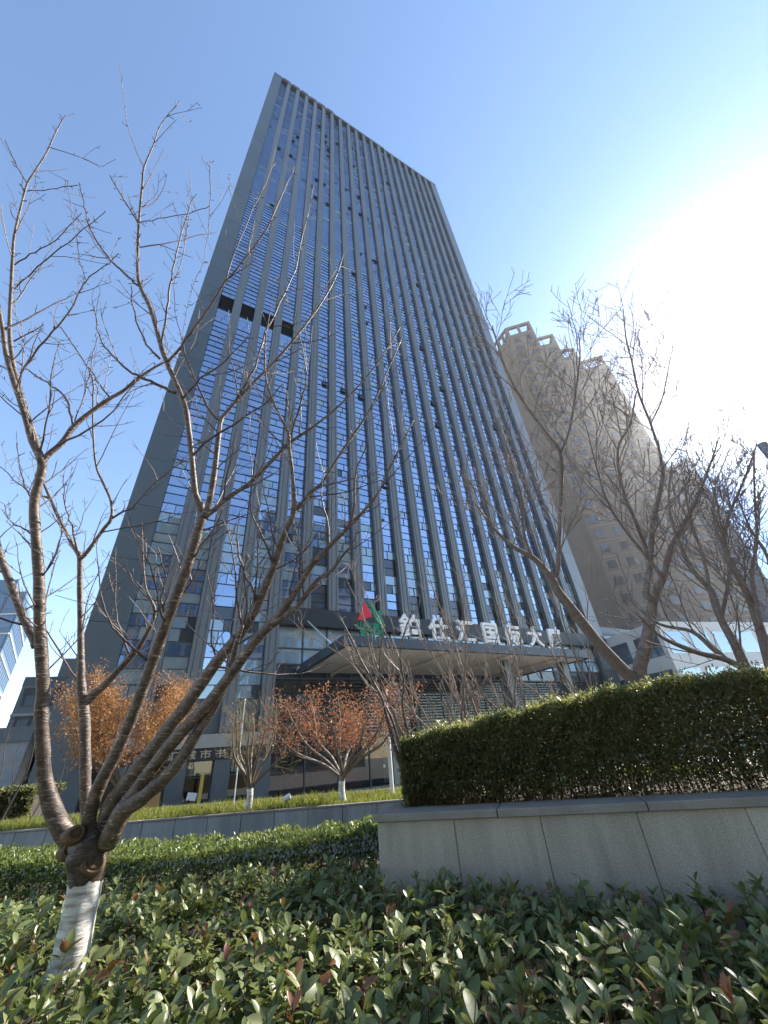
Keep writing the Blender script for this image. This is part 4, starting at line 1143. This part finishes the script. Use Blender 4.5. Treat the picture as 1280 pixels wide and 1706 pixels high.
TWIGS = [
 [(45, 319), (84, 316), (129, 308)], [(45, 306), (29, 279), (8, 235)], [(24, 442), (58, 419), (94, 398), (135, 356)], [(24, 482), (74, 434), (126, 394), (174, 353)],
 [(34, 623), (65, 579), (97, 544), (129, 495), (145, 466), (165, 450), (198, 424)], [(144, 468), (132, 434), (127, 395)], [(23, 569), (74, 542)],
 [(121, 707), (111, 666), (85, 643), (54, 622), (28, 603)], [(124, 702), (139, 664), (148, 627), (157, 576), (161, 545)], [(183, 664), (165, 640), (147, 612)],
 [(292, 655), (258, 640), (229, 626), (204, 609), (180, 584), (165, 558), (155, 511)], [(231, 477), (206, 455), (184, 434), (161, 402), (145, 366), (139, 337), (131, 305)],
 [(230, 373), (210, 340), (181, 292)], [(232, 371), (274, 363), (323, 353), (348, 345)], [(268, 575), (277, 527), (284, 476), (294, 424), (311, 360), (326, 323)],
 [(302, 566), (292, 518), (290, 473), (303, 434), (313, 363)], [(303, 566), (316, 492), (339, 434), (348, 369), (350, 269)],
 [(278, 606), (310, 566), (342, 521), (374, 473), (415, 423), (453, 365), (477, 306), (491, 279)], [(372, 475), (391, 420), (422, 347), (446, 296), (458, 268)],
 [(304, 665), (335, 631), (374, 602), (413, 561)], [(266, 598), (245, 573), (223, 521), (218, 476)], [(366, 702), (345, 677), (321, 622), (305, 579), (302, 563)],
 [(372, 694), (395, 661), (423, 614), (442, 555), (466, 505), (491, 450), (504, 392), (522, 310)], [(481, 739), (501, 669), (509, 618), (497, 548)],
 [(186, 864), (225, 840), (253, 808), (309, 766)], [(130, 920), (120, 875), (109, 840), (105, 790)], [(83, 829), (46, 819), (0, 777)], [(215, 1088), (197, 1044), (192, 995), (192, 914)],
 [(57, 842), (45, 815), (35, 790), (28, 740)], [(319, 762), (345, 735), (400, 700), (440, 672), (470, 640)], [(456, 944), (440, 900), (420, 860), (415, 800)], [(404, 1052), (395, 1000), (390, 940), (380, 880)],
 [(431, 1005), (405, 950), (395, 900), (400, 850)], [(547, 912), (545, 870), (535, 830), (540, 780)], [(420, 1030), (425, 980), (430, 920), (428, 870)], [(315, 942), (330, 915), (350, 890), (372, 850)],
 [(497, 982), (500, 930), (495, 890), (505, 840)], [(361, 1103), (352, 1060), (356, 1010), (345, 960)], [(280, 1032), (268, 1000), (275, 960), (262, 910)], [(580, 880), (590, 840), (592, 790), (610, 740)],
 [(258, 1020), (275, 1005), (284, 975), (300, 930)], [(60, 896), (40, 880), (20, 870), (5, 840)], [(65, 966), (85, 940), (100, 900), (104, 870)], [(404, 1040), (412, 1000), (405, 960), (412, 920)],
]
TW = {}
tree = empty('cherry_tree', (TB[0], TB[1], 0)); tag(tree, 'leafless cherry tree with white painted trunk forking into many bare limbs', 'tree')
toff = (TB[0], TB[1], 0)
r_ = np.random.default_rng(21)
twt = Tubes()
limb_pts = []
def px_poly(pts, za, zb, k_w=1.0):
    n = len(pts); out = []; rr = []
    cum = [0]
    for i in range(1, n): cum.append(cum[-1] + math.hypot(pts[i][0] - pts[i - 1][0], pts[i][1] - pts[i - 1][1]))
    for i, p in enumerate(pts):
        f = cum[i] / cum[-1]; z = za + (zb - za) * f
        out.append(at_z(p[0], p[1], z)); rr.append((p[2] if len(p) > 2 else 3) * .46 * k_w)
    out = np.array(out)
    T = np.gradient(out, axis=0)
    pr = lambda q: (lambda v: np.array([v[0], v[1]]) / v[2] * F_PX)((q - CAM) @ RW)
    for i in range(n):                            # radius that shows as the wanted width in the picture
        sd_ = np.cross(T[i], out[i] - CAM); sd_ /= np.linalg.norm(sd_) + 1e-9
        rr[i] = rr[i] / (np.linalg.norm(pr(out[i] + sd_ * 1e-3) - pr(out[i])) / 1e-3)
    return out, np.array(rr)
bark_wob = lambda P, k: P + r_.normal(0, k, P.shape)
trunk_px = [(96, 1700, 74), (108, 1630, 68), (118, 1590, 63), (130, 1530, 60), (139, 1480, 59), (146, 1445, 64), (148, 1420, 72), (150, 1398, 66), (152, 1380, 44)]
tp = []; trr = []
for i, p in enumerate(trunk_px):
    q_ = at_d(p[0], p[1], 3.3 - .05 * i / 8); tp.append(q_); trr.append(p[2] * .5 * depth_of(p[0], p[1], 3.3) / F_PX * .82)
tp = np.array(tp); trr = np.array(trr)
tp = np.vstack([np.array([[tp[0][0] * 1.0 - .01, tp[0][1], -.05]]), tp[1:]])
trr[0] = trr[1] * 1.12
Pm, Rm = smooth_poly(tp, trr, 6)
Vt, Qt, Ct = tube(Pm, Rm, 20)
kk = len(Pm)
th = np.tile(np.arange(20) / 20 * 2 * math.pi, kk); hh = np.repeat(np.arange(kk), 20)
cen = np.repeat(Pm, 20, axis=0)
lump = 1 + .05 * np.sin(th * 3 + hh * .22) + .03 * np.sin(th * 5 - hh * .5) + np.where(cen[:, 2] > 1.05, .07 * np.sin(th * 4 + hh * .9), 0) + r_.normal(0, .008, len(th))
Vt = cen + (Vt - cen) * lump[:, None]
zw = at_d(139, 1470, 3.28)[2]
bark('trunk_bark', (0.022, 0.016, 0.013), (0.1, 0.07, 0.055), (0.06, 0.045, 0.035), white_z=zw)
link('trunk', np_mesh('trunk', Vt - np.array(toff), [Qt, np.array([Ct[1]])], True), MT['trunk_bark'], tree)
# limb start depths are set so that limbs leave the trunk
DZ = float((tp[-2] - CAM) @ RW[:, 2])
for (kind, pts, za, zb) in LIMBS:
    za2 = za + (DZ - 1.95); zb2 = zb + (DZ - 1.95)
    P, R = px_poly(pts, za2, zb2, .9)
    P, R = smooth_poly(P, R, 4)
    R = R * (1 + .04 * np.sin(np.arange(len(R)) * 1.7) + r_.normal(0, .025, len(R)))
    tb = Tubes(); tb.add(P, R, 12 if R[0] > .02 else 8, True)
    tb.build('limb', MT['cherry_bark'], tree, toff)
    limb_pts.append((P, R, pts, za2, zb2))
# knots and cut scars
mat('heart', (0.05, 0.03, 0.02), .9, noise=(60, (0.13, 0.085, 0.05)), bump=(80, .8, .004))
def lathe(name, c, nrm, prof, rr, mm, parent, off_):
    a_ = unit(np.cross(nrm, [.2, .1, .97])[None])[0]; b_ = np.cross(nrm, a_); n = 18; V = []
    for (o_, k) in prof:
        for j in range(n):
            t_ = 6.2832 * j / n; w_ = 1 + .06 * math.sin(3 * t_ + 1)
            V.append(c + nrm * o_ + (a_ * math.cos(t_) + b_ * math.sin(t_) * .85) * rr * k * w_)
    F = [(i * n + j, i * n + (j + 1) % n, (i + 1) * n + (j + 1) % n, (i + 1) * n + j) for i in range(len(prof) - 1) for j in range(n)]
    return link(name, np_mesh(name, np.array(V) - np.array(off_), np.array(F), True), mm, parent)
for (px_, py_, rp, dd_) in ((127, 1388, 10, -.075), (157, 1438, 13, -.085), (118, 1416, 9, -.05)):
    c_ = at_z(px_, py_, DZ + dd_); nrm = unit((CAM - c_)[None])[0] * .8 + np.array([.2, 0, .1]); nrm = unit(nrm[None])[0]
    rr = rp * DZ / F_PX
    so = lathe('pruning_scar', c_, nrm, [(-.1, 1.6), (-.05, 1.5), (-.012, 1.32), (.004, 1.12), (.004, .9), (-.006, .76), (-.008, .02)], rr, MT['scar'], tree, toff)
    lathe('heartwood', c_, nrm, [(-.007, .78), (-.002, .6), (-.004, .3), (-.006, .02)], rr, MT['heart'], so, toff)
# twigs: traced ones take their depth from the nearest limb point at their foot
allp = []
for (P, R, pts, za, zb) in limb_pts:
    for a_, b_ in zip(P, R):
        v = (a_ - CAM) @ RW; allp.append((640 + F_PX * v[0] / v[2], 853 + F_PX * v[1] / v[2], v[2], b_))
allp = np.array(allp)
traced = []
for pts in TWIGS:
    j = np.argmin((allp[:, 0] - pts[0][0]) ** 2 + (allp[:, 1] - pts[0][1]) ** 2)
    z0 = allp[j, 2]; n = len(pts)
    ln = sum(math.hypot(pts[i][0] - pts[i - 1][0], pts[i][1] - pts[i - 1][1]) for i in range(1, n))
    z1 = z0 + r_.normal(.05, .12) * ln / 250
    w0 = min(3.0 + ln / 70, 2 * allp[j, 3] / z0 * F_PX * .75)
    pp = [(pts[i][0], pts[i][1], w0 + (1.8 - w0) * i / (n - 1)) for i in range(n)]
    P, R = px_poly(pp, z0, z1); P, R = smooth_poly(P, R, 4)
    P = P + np.vstack([np.zeros((1, 3)), r_.normal(0, .003, (len(P) - 1, 3))])
    twt.add(P, R, 5); traced.append((P, R)); 
    v = (P - CAM) @ RW
    allp = np.vstack([allp, np.stack([640 + F_PX * v[:, 0] / v[:, 2], 853 + F_PX * v[:, 1] / v[:, 2], v[:, 2], R], -1)])
for (P, R) in traced:
    add_spurs(twt, P, R, r_, .05); grow(twt, P, R, r_, 2, .16, [(.1, .55), (.05, .2)], .5, .12, True, (30, 65), 3, .1, .0015)
for (P, R, pts, za, zb) in limb_pts:
    thin = R < .013
    if thin.sum() > 4:
        i0 = np.argmax(thin)
        add_spurs(twt, P[i0:], R[i0:], r_, .055)
        grow(twt, P[i0:], R[i0:], r_, 2, .15, [(.15, .8), (.06, .28)], .5, .0, True, (30, 65), 4, .1, .0015)
    thick = (R >= .013) & (P[:, 2] > 1.75)
    if thick.sum() > 4:
        ii = np.where(thick)[0]; grow(twt, P[ii], R[ii], r_, 2, .13, [(.2, .95), (.08, .35)], .6, .05, True, (35, 75), 4, .12, .0015)
o = twt.build('crown', MT['twig_bark'], tree, toff); o['kind'] = 'stuff'

# ------------------------------------------------------------------ bare trees behind the planter hedge
def px_tree(name, label, limbs, foot, seed, mat_l, group=None, lens=((.4, 1.5), (.2, .7), (.1, .35)), spacing=.13, lev=3, rmin=.0036, wob=.07):
    """limbs: polylines in picture coordinates with depth, foot = world base of the trunk"""
    r = np.random.default_rng(seed)
    e = empty(name, tuple(foot)); tag(e, label, 'tree', group)
    tw = Tubes()
    for n, (pts, za, zb) in enumerate(limbs):
        P, R = px_poly(pts, za, zb, .82)
        if n == 0:
            P = np.vstack([foot[None], P]); R = np.concatenate([[R[0] * 1.15], R])
        P, R = smooth_poly(P, R, 4)
        tb = Tubes(); tb.add(P, R, 10, True); tb.build('trunk' if n == 0 else 'limb', mat_l, e, foot)
        i0 = int(np.argmax(R < .05)) if (R < .05).any() else len(R) - 2
        add_spurs(tw, P[i0:], R[i0:], r, .12)
        grow(tw, P[i0:], R[i0:], r, lev, spacing, list(lens), .6, .05, False, (30, 65), 4, wob, rmin)
    o = tw.build('crown', mat_l, e, foot); o['kind'] = 'stuff'
    return e
zR = depth_of(1068, 1133, 5.9)
f1 = at_d(1066, 1200, 5.9); f1[2] = COPE - .1
R1 = [
 ([(1068, 1133, 36), (1073, 1088, 34), (1081, 1052, 30), (1088, 1004, 24), (1095, 984, 22), (1106, 962, 17), (1118, 914, 14), (1140, 874, 12), (1165, 824, 9), (1185, 770, 6), (1199, 728, 3)], zR, zR + .6),
 ([(1064, 1140, 30), (1055, 1132, 28), (1028, 1105, 27), (997, 1071, 25), (965, 1030, 23), (930, 985, 20), (920, 965, 18), (890, 930, 12), (855, 910, 9), (819, 875, 6), (790, 835, 4)], zR, zR + .3),
 ([(922, 968, 13), (930, 950, 11), (932, 900, 10), (936, 812, 9), (934, 754, 8), (909, 719, 6), (874, 672, 5), (846, 621, 4), (831, 578, 3.5), (821, 543, 2.5)], zR + .25, zR + .8),
 ([(934, 756, 7), (948, 722, 5.5), (958, 668, 5), (967, 594, 3.5), (965, 558, 2.5)], zR + .5, zR + .9),
 ([(1088, 1000, 18), (1078, 985, 16), (1084, 939, 14), (1089, 869, 12), (1101, 818, 10), (1104, 773, 8), (1085, 707, 6.5), (1065, 656, 5.5), (1053, 601, 4.5), (1044, 566, 4), (1039, 516, 2.5)], zR, zR + .9),
 ([(1085, 706, 5), (1104, 664, 4), (1115, 610, 3.2), (1124, 566, 2.2)], zR + .6, zR + .9),
 ([(1084, 930, 9), (1060, 870, 8), (1040, 820, 7), (1030, 750, 6), (1050, 707, 5), (1061, 652, 4)], zR + .2, zR + .7),
 ([(885, 926, 9), (874, 890, 7), (870, 832, 6), (850, 760, 4.5), (830, 700, 3)], zR + .1, zR + .4),
 ([(1106, 962, 10), (1080, 930, 8), (1040, 880, 6.5), (1010, 830, 5), (990, 760, 3.5), (975, 700, 2.5)], zR, zR + .3),
]
px_tree('bare_tree', 'leafless tree with a thick leaning limb, trunk rising behind the dense planter hedge', R1, f1, 31, MT['grey_bark'], 'bare trees behind the planter hedge', ((.5, 1.6), (.25, .75), (.12, .35)), .15, 3, .0036)
zR2 = depth_of(1264, 1150, 5.4)
f2 = at_d(1262, 1200, 5.4); f2[2] = COPE - .1
R2 = [
 ([(1264, 1150, 30), (1247, 1122, 28), (1225, 1074, 22), (1202, 1032, 18), (1185, 984, 15), (1157, 953, 11), (1130, 900, 8), (1115, 840, 6), (1120, 770, 4)], zR2, zR2 + .6),
 ([(1258, 1138, 16), (1253, 1125, 14), (1213, 1100, 13), (1163, 1087, 11), (1118, 1069, 9), (1095, 1055, 6), (1060, 1020, 4)], zR2, zR2 - .2),
 ([(1252, 1130, 13), (1241, 1117, 11), (1194, 1086, 10), (1154, 1052, 9), (1098, 1039, 6), (1050, 1000, 3.5)], zR2, zR2 + .3),
 ([(1225, 1074, 12), (1190, 1010, 10), (1175, 940, 8), (1150, 860, 6), (1140, 800, 4)], zR2 + .2, zR2 + .7),
 ([(1202, 1032, 11), (1215, 960, 9), (1208, 911, 8), (1194, 886, 7), (1190, 820, 5), (1215, 750, 3)], zR2 + .3, zR2 + .7),
]
px_tree('bare_tree', 'leafless tree with long low sideways limbs, rising behind the reddish end of the hedge', R2, f2, 32, MT['grey_bark'], 'bare trees behind the planter hedge', ((.4, 1.2), (.15, .5), (.1, .3)), .2)
zR3 = depth_of(1300, 1150, 6.2)
f3 = at_d(1312, 1200, 6.2); f3[2] = COPE - .1
R3 = [
 ([(1300, 1160, 30), (1280, 1094, 28), (1267, 1049, 24), (1250, 1000, 18), (1236, 970, 16), (1208, 911, 11), (1215, 860, 8), (1240, 800, 6), (1262, 740, 4)], zR3, zR3 + .6),
 ([(1267, 1049, 14), (1261, 1010, 12), (1253, 953, 10), (1262, 900, 8), (1258, 830, 6), (1256, 760, 4)], zR3 + .1, zR3 + .5),
 ([(1280, 1090, 14), (1290, 1000, 12), (1280, 930, 9), (1250, 880, 6), (1230, 830, 4)], zR3, zR3 + .3),
]
px_tree('bare_tree', 'leafless tree beside the grey pole, crown crossing the glass office block', R3, f3, 33, MT['grey_bark'], 'bare trees behind the planter hedge')

# multi-stemmed saplings along the back of the planter
def sapling(name, label, foot, stems_, seed, mm, group, h=(1.6, 2.4), lean=(-.35, 0.1), lev=2, rm=.0018, r0=.018, dens=.16, cat='tree'):
    r = np.random.default_rng(seed)
    e = empty(name, tuple(foot)); tag(e, label, cat, group)
    tw = Tubes()
    for k in range(stems_):
        L = r.uniform(*h); d = np.array([r.normal(lean[0], .38), r.normal(lean[1], .3), 1.0]); d /= np.linalg.norm(d)
        pts = [np.array(foot) + np.array([r.normal(0, .05), r.normal(0, .05), -.02])]; n = 8
        for j in range(n):
            d = d + r.normal(0, .12, 3) + np.array([0, 0, .06]); d /= np.linalg.norm(d); pts.append(pts[-1] + d * L / n)
        P = np.array(pts); R = np.linspace(r0 * r.uniform(.7, 1.1), .003, len(P)); P, R = smooth_poly(P, R, 3)
        tb = Tubes(); tb.add(P, R, 7, True); tb.build('trunk', mm, e, foot)
        grow(tw, P, R, r, lev, dens, [(.2, .7), (.08, .3)], .7, .2, False, (22, 50), 4, .08, rm)
    o = tw.build('crown', mm, e, foot); o['kind'] = 'stuff'
    return e
SAP = [(706, 4.6, 2, 'slim bare sapling in the planter behind the left end of the dense hedge'), (740, 4.9, 2, None), (772, 5.3, 3, None), (815, 5.0, 3, None), (858, 5.5, 3, None), (900, 5.1, 3, None), (945, 5.7, 3, None), (985, 5.3, 2, None)]
for n, (px_, d_, k, lab) in enumerate(SAP):
    p = at_d(px_, 1230 - (px_ - 700) * .12, d_); p[2] = COPE - .08
    sapling('bare_sapling', 'thin multi stemmed bare sapling growing behind the dense planter hedge', p, k + 1, 50 + n, MT['pale_bark'], 'bare saplings behind the planter hedge', (1.6, 2.9), (-.2, .0), 3, .0028, .02, .17)
# leaning pale sapling at the planter's corner
zS = depth_of(712, 1341, 4.25)
fS = at_d(716, 1345, 4.25); fS[2] = COPE - .08
RS = [
 ([(712, 1338, 17), (695, 1317, 15), (677, 1294, 12), (662, 1255, 9), (653, 1225, 8), (638, 1169, 7), (623, 1139, 6), (600, 1098, 4), (588, 1070, 3), (562, 1020, 2)], zS, zS + .2),
 ([(677, 1294, 8), (668, 1250, 7), (655, 1200, 6), (636, 1157, 5), (632, 1098, 4), (640, 1040, 2.5)], zS, zS + .3),
 ([(705, 1330, 10), (696, 1282, 8), (680, 1222, 7), (671, 1169, 6), (674, 1139, 5), (668, 1080, 3.5), (690, 1010, 2.2)], zS + .15, zS + .5),
]
px_tree('leaning_sapling', 'pale leaning bare sapling at the left corner of the granite planter', RS, fS, 41, MT['cherry_bark'], None, ((.15, .5), (.06, .2)), .16, 2, .0015, .09)

# ------------------------------------------------------------------ maples and shrub trees on the raised bed
def crown_tree(name, label, foot, h, wd, seed, leafmat, nleaf, leafsize, barkm, white_h, lev=2, twigm=None, trunks=5, group=None, gap=.35, tone=(.5, .25), fork=.3, spread=.06):
    r = np.random.default_rng(seed)
    e = empty(name, tuple(foot)); tag(e, label, 'tree', group)
    tb = Tubes(); tw = Tubes(); tips = []
    top = np.array(foot) + np.array([r.normal(0, .02), 0, h * fork * .7])
    P, R = smooth_poly(np.array([np.array(foot) + [0, 0, -.05], (np.array(foot) + top) / 2 + r.normal(0, .015, 3), top]), [.075, .06, .065], 4)
    tb.add(P, R, 12, True)
    for k in range(trunks):
        a = 6.283 * k / trunks + r.normal(0, .3); sp = r.uniform(.35, 1.0)
        tgt = np.array(foot) + np.array([math.cos(a) * wd * .5 * sp, math.sin(a) * wd * .5 * sp, h * r.uniform(.75, 1.0) - h * .12 * sp])
        mid = top + (tgt - top) * .45 + np.array([math.cos(a) * .08, math.sin(a) * .08, -.03]) * h
        P, R = smooth_poly(np.array([top - [0, 0, .08], top + (mid - top) * .4 + r.normal(0, .02, 3), mid, mid + (tgt - mid) * .5 + r.normal(0, .03, 3), tgt]), [.036, .03, .022, .013, .004], 4)
        tb.add(P, R, 8)
        t2 = Tubes()
        n0 = len(tw.V)
        grow(tw, P, R, r, lev, .11 * h / 2, [(.25 * h / 2, .75 * h / 2), (.1, .35)], .35, .3, False, (25, 70), 4, .12, .0022)
    for v in tw.V: tips.append(v[::3])
    m = bark('painted_bark_' + name + str(seed), (0.1, 0.085, 0.06), (0.2, 0.17, 0.13), (0.15, 0.13, 0.1), white_z=white_h)
    tb.build('trunk', m, e, foot)
    o = tw.build('branches', twigm or MT['tan_twig'], e, foot); o['kind'] = 'stuff'
    if nleaf:
        T = np.concatenate(tips); T = T[T[:, 2] > foot[2] + h * gap]
        idx = r.integers(0, len(T), nleaf)
        P = T[idx] + r.normal(0, spread, (nleaf, 3))
        D = r.normal(0, 1, (nleaf, 3)); D[:, 2] -= .6
        cl = .5 + .5 * vnoise(P[:, 0] * 3, P[:, 2] * 3, 1.4, seed)
        keep = r.random(nleaf) < .35 + .65 * cl
        P, D, cl = P[keep], D[keep], cl[keep]
        L = r.uniform(.7, 1.4, len(P)) * leafsize
        me = leaves_mesh('crown', P - np.array(foot), D, L, L * .75, np.clip(r.normal(tone[0], tone[1], len(P)) + .25 * (cl - .5), 0, 1), SMALL, r.uniform(0, 6.28, len(P)))
        o = link('crown', me, leafmat, e); o['kind'] = 'stuff'
    return e
def bed_pt(px, d):
    p = at_d(px, 1340, d); p[2] = WTOP - .04
    return p
crown_tree('orange_maple', 'maple full of dry orange leaves above the book shop sign', bed_pt(195, 11.2), 2.95, 3.4, 61, MT['orange_leaf'], 34000, .036, None, .35, 2, None, 14, spread=.1)
crown_tree('red_maple', 'maple with rusty red leaves and white painted trunk before the canopy', bed_pt(572, 9.25), 2.25, 3.5, 62, MT['red_leaf'], 10500, .036, None, .36, 2, None, 11, gap=.42, spread=.1)
crown_tree('crape_myrtle', 'leafless yellowish shrub tree with fine upright twigs and white painted foot', bed_pt(412, 9.9), 2.3, 1.9, 63, MT['orange_leaf'], 500, .03, None, .36, 3, None, 12, fork=.26)
# far left trees
for n, (px_, d_, h_) in enumerate(((8, 15.5, 3.6), (52, 17.0, 3.2))):
    p = at_d(px_, 1330, d_); p[2] = ZG
    sapling('dark_bare_tree', 'dark leafless tree before the pale stone block at the left', p, 3, 80 + n, MT['far_twig'], 'dark bare trees at the left', (h_ * .8, h_ * 1.2), (.1, 0), 2, .006, .035, .3)
# dark clipped hedge at the far left
c0 = at_d(-60, 1340, 17.5); c1 = at_d(52, 1340, 17.0)
n = 16000
t = rng.random(n); hh = 1.75
face = rng.random(n)
P = np.stack([c0[0] + (c1[0] - c0[0]) * t, c0[1] + (c1[1] - c0[1]) * t, ZG + hh * rng.random(n)], -1)
P[:, 1] += np.where(face < .75, rng.normal(0, .05, n), 1.2 * rng.random(n)); P[:, 2] = np.where(face < .75, P[:, 2], ZG + hh + rng.normal(0, .04, n))
D = rng.normal(0, 1, (n, 3)) + [0, -.4, .6]
e = empty('dark_hedge', (c0[0], c0[1], ZG)); tag(e, 'dark green clipped hedge before the pale stone block at the left', 'hedge')
o = link('foliage', leaves_mesh('foliage', P - np.array([c0[0], c0[1], ZG]), unit(D), np.full(n, .09), np.full(n, .06), np.clip(rng.normal(.2, .15, n), 0, .8), SMALL), MT['hedge_leaf'], e); o['kind'] = 'stuff'
MB().prism([(0, .12), (c1[0] - c0[0] - .1, c1[1] - c0[1] + .12), (c1[0] - c0[0] - .1, c1[1] - c0[1] + 1.1), (0, 1.1)], 0, hh - .1).build('stems', MT['far_twig'], e)

# fallen leaves caught by the trunk
TL = leaf_template(5, .3, .45)
for n, (px_, py_, s) in enumerate(((166, 1605, .1), (182, 1612, .085), (158, 1622, .09), (190, 1598, .07), (286, 1622, .07), (14, 1668, .1), (28, 1690, .09), (218, 1594, .05), (560, 1590, .05))):
    mm = np_mesh('fallen_leaf', TL[0] * np.array([1, .6, 1]), TL[1], True, np.full(len(TL[0]), (n * .37) % 1)); mm.materials.append(MT['dead_leaf'])
    r = ray(px_, py_); k = (.66 - CAM_Z) / r[2]; p = CAM + r * k
    o = bpy.data.objects.new('fallen_leaf', mm); col.objects.link(o); s *= .7; o.location = p - np.array([0, 0, .02]); o.scale = (s, s, s)
    o.rotation_euler = (rng.normal(0, .7), rng.normal(-.5, .5), rng.uniform(0, 6.28))
    tag(o, 'curled brown fallen leaf caught in the low shrubs', 'leaf', 'fallen leaves in the shrub bed')

# ------------------------------------------------------------------ haze
hz = bpy.data.materials.new('haze'); hz.use_nodes = True
t = hz.node_tree; t.nodes.clear()
ou = t.nodes.new('ShaderNodeOutputMaterial'); pv = t.nodes.new('ShaderNodeVolumePrincipled')
pv.inputs['Color'].default_value = (.96, .97, 1, 1); pv.inputs['Density'].default_value = 0.00021; pv.inputs['Anisotropy'].default_value = 0.88
t.links.new(pv.outputs[0], ou.inputs['Volume'])
h = MB().box(-320, 320, -320, 320, ZG - 1.5, TOPZ + 4).build('haze', hz)
tag(h, kind='stuff')
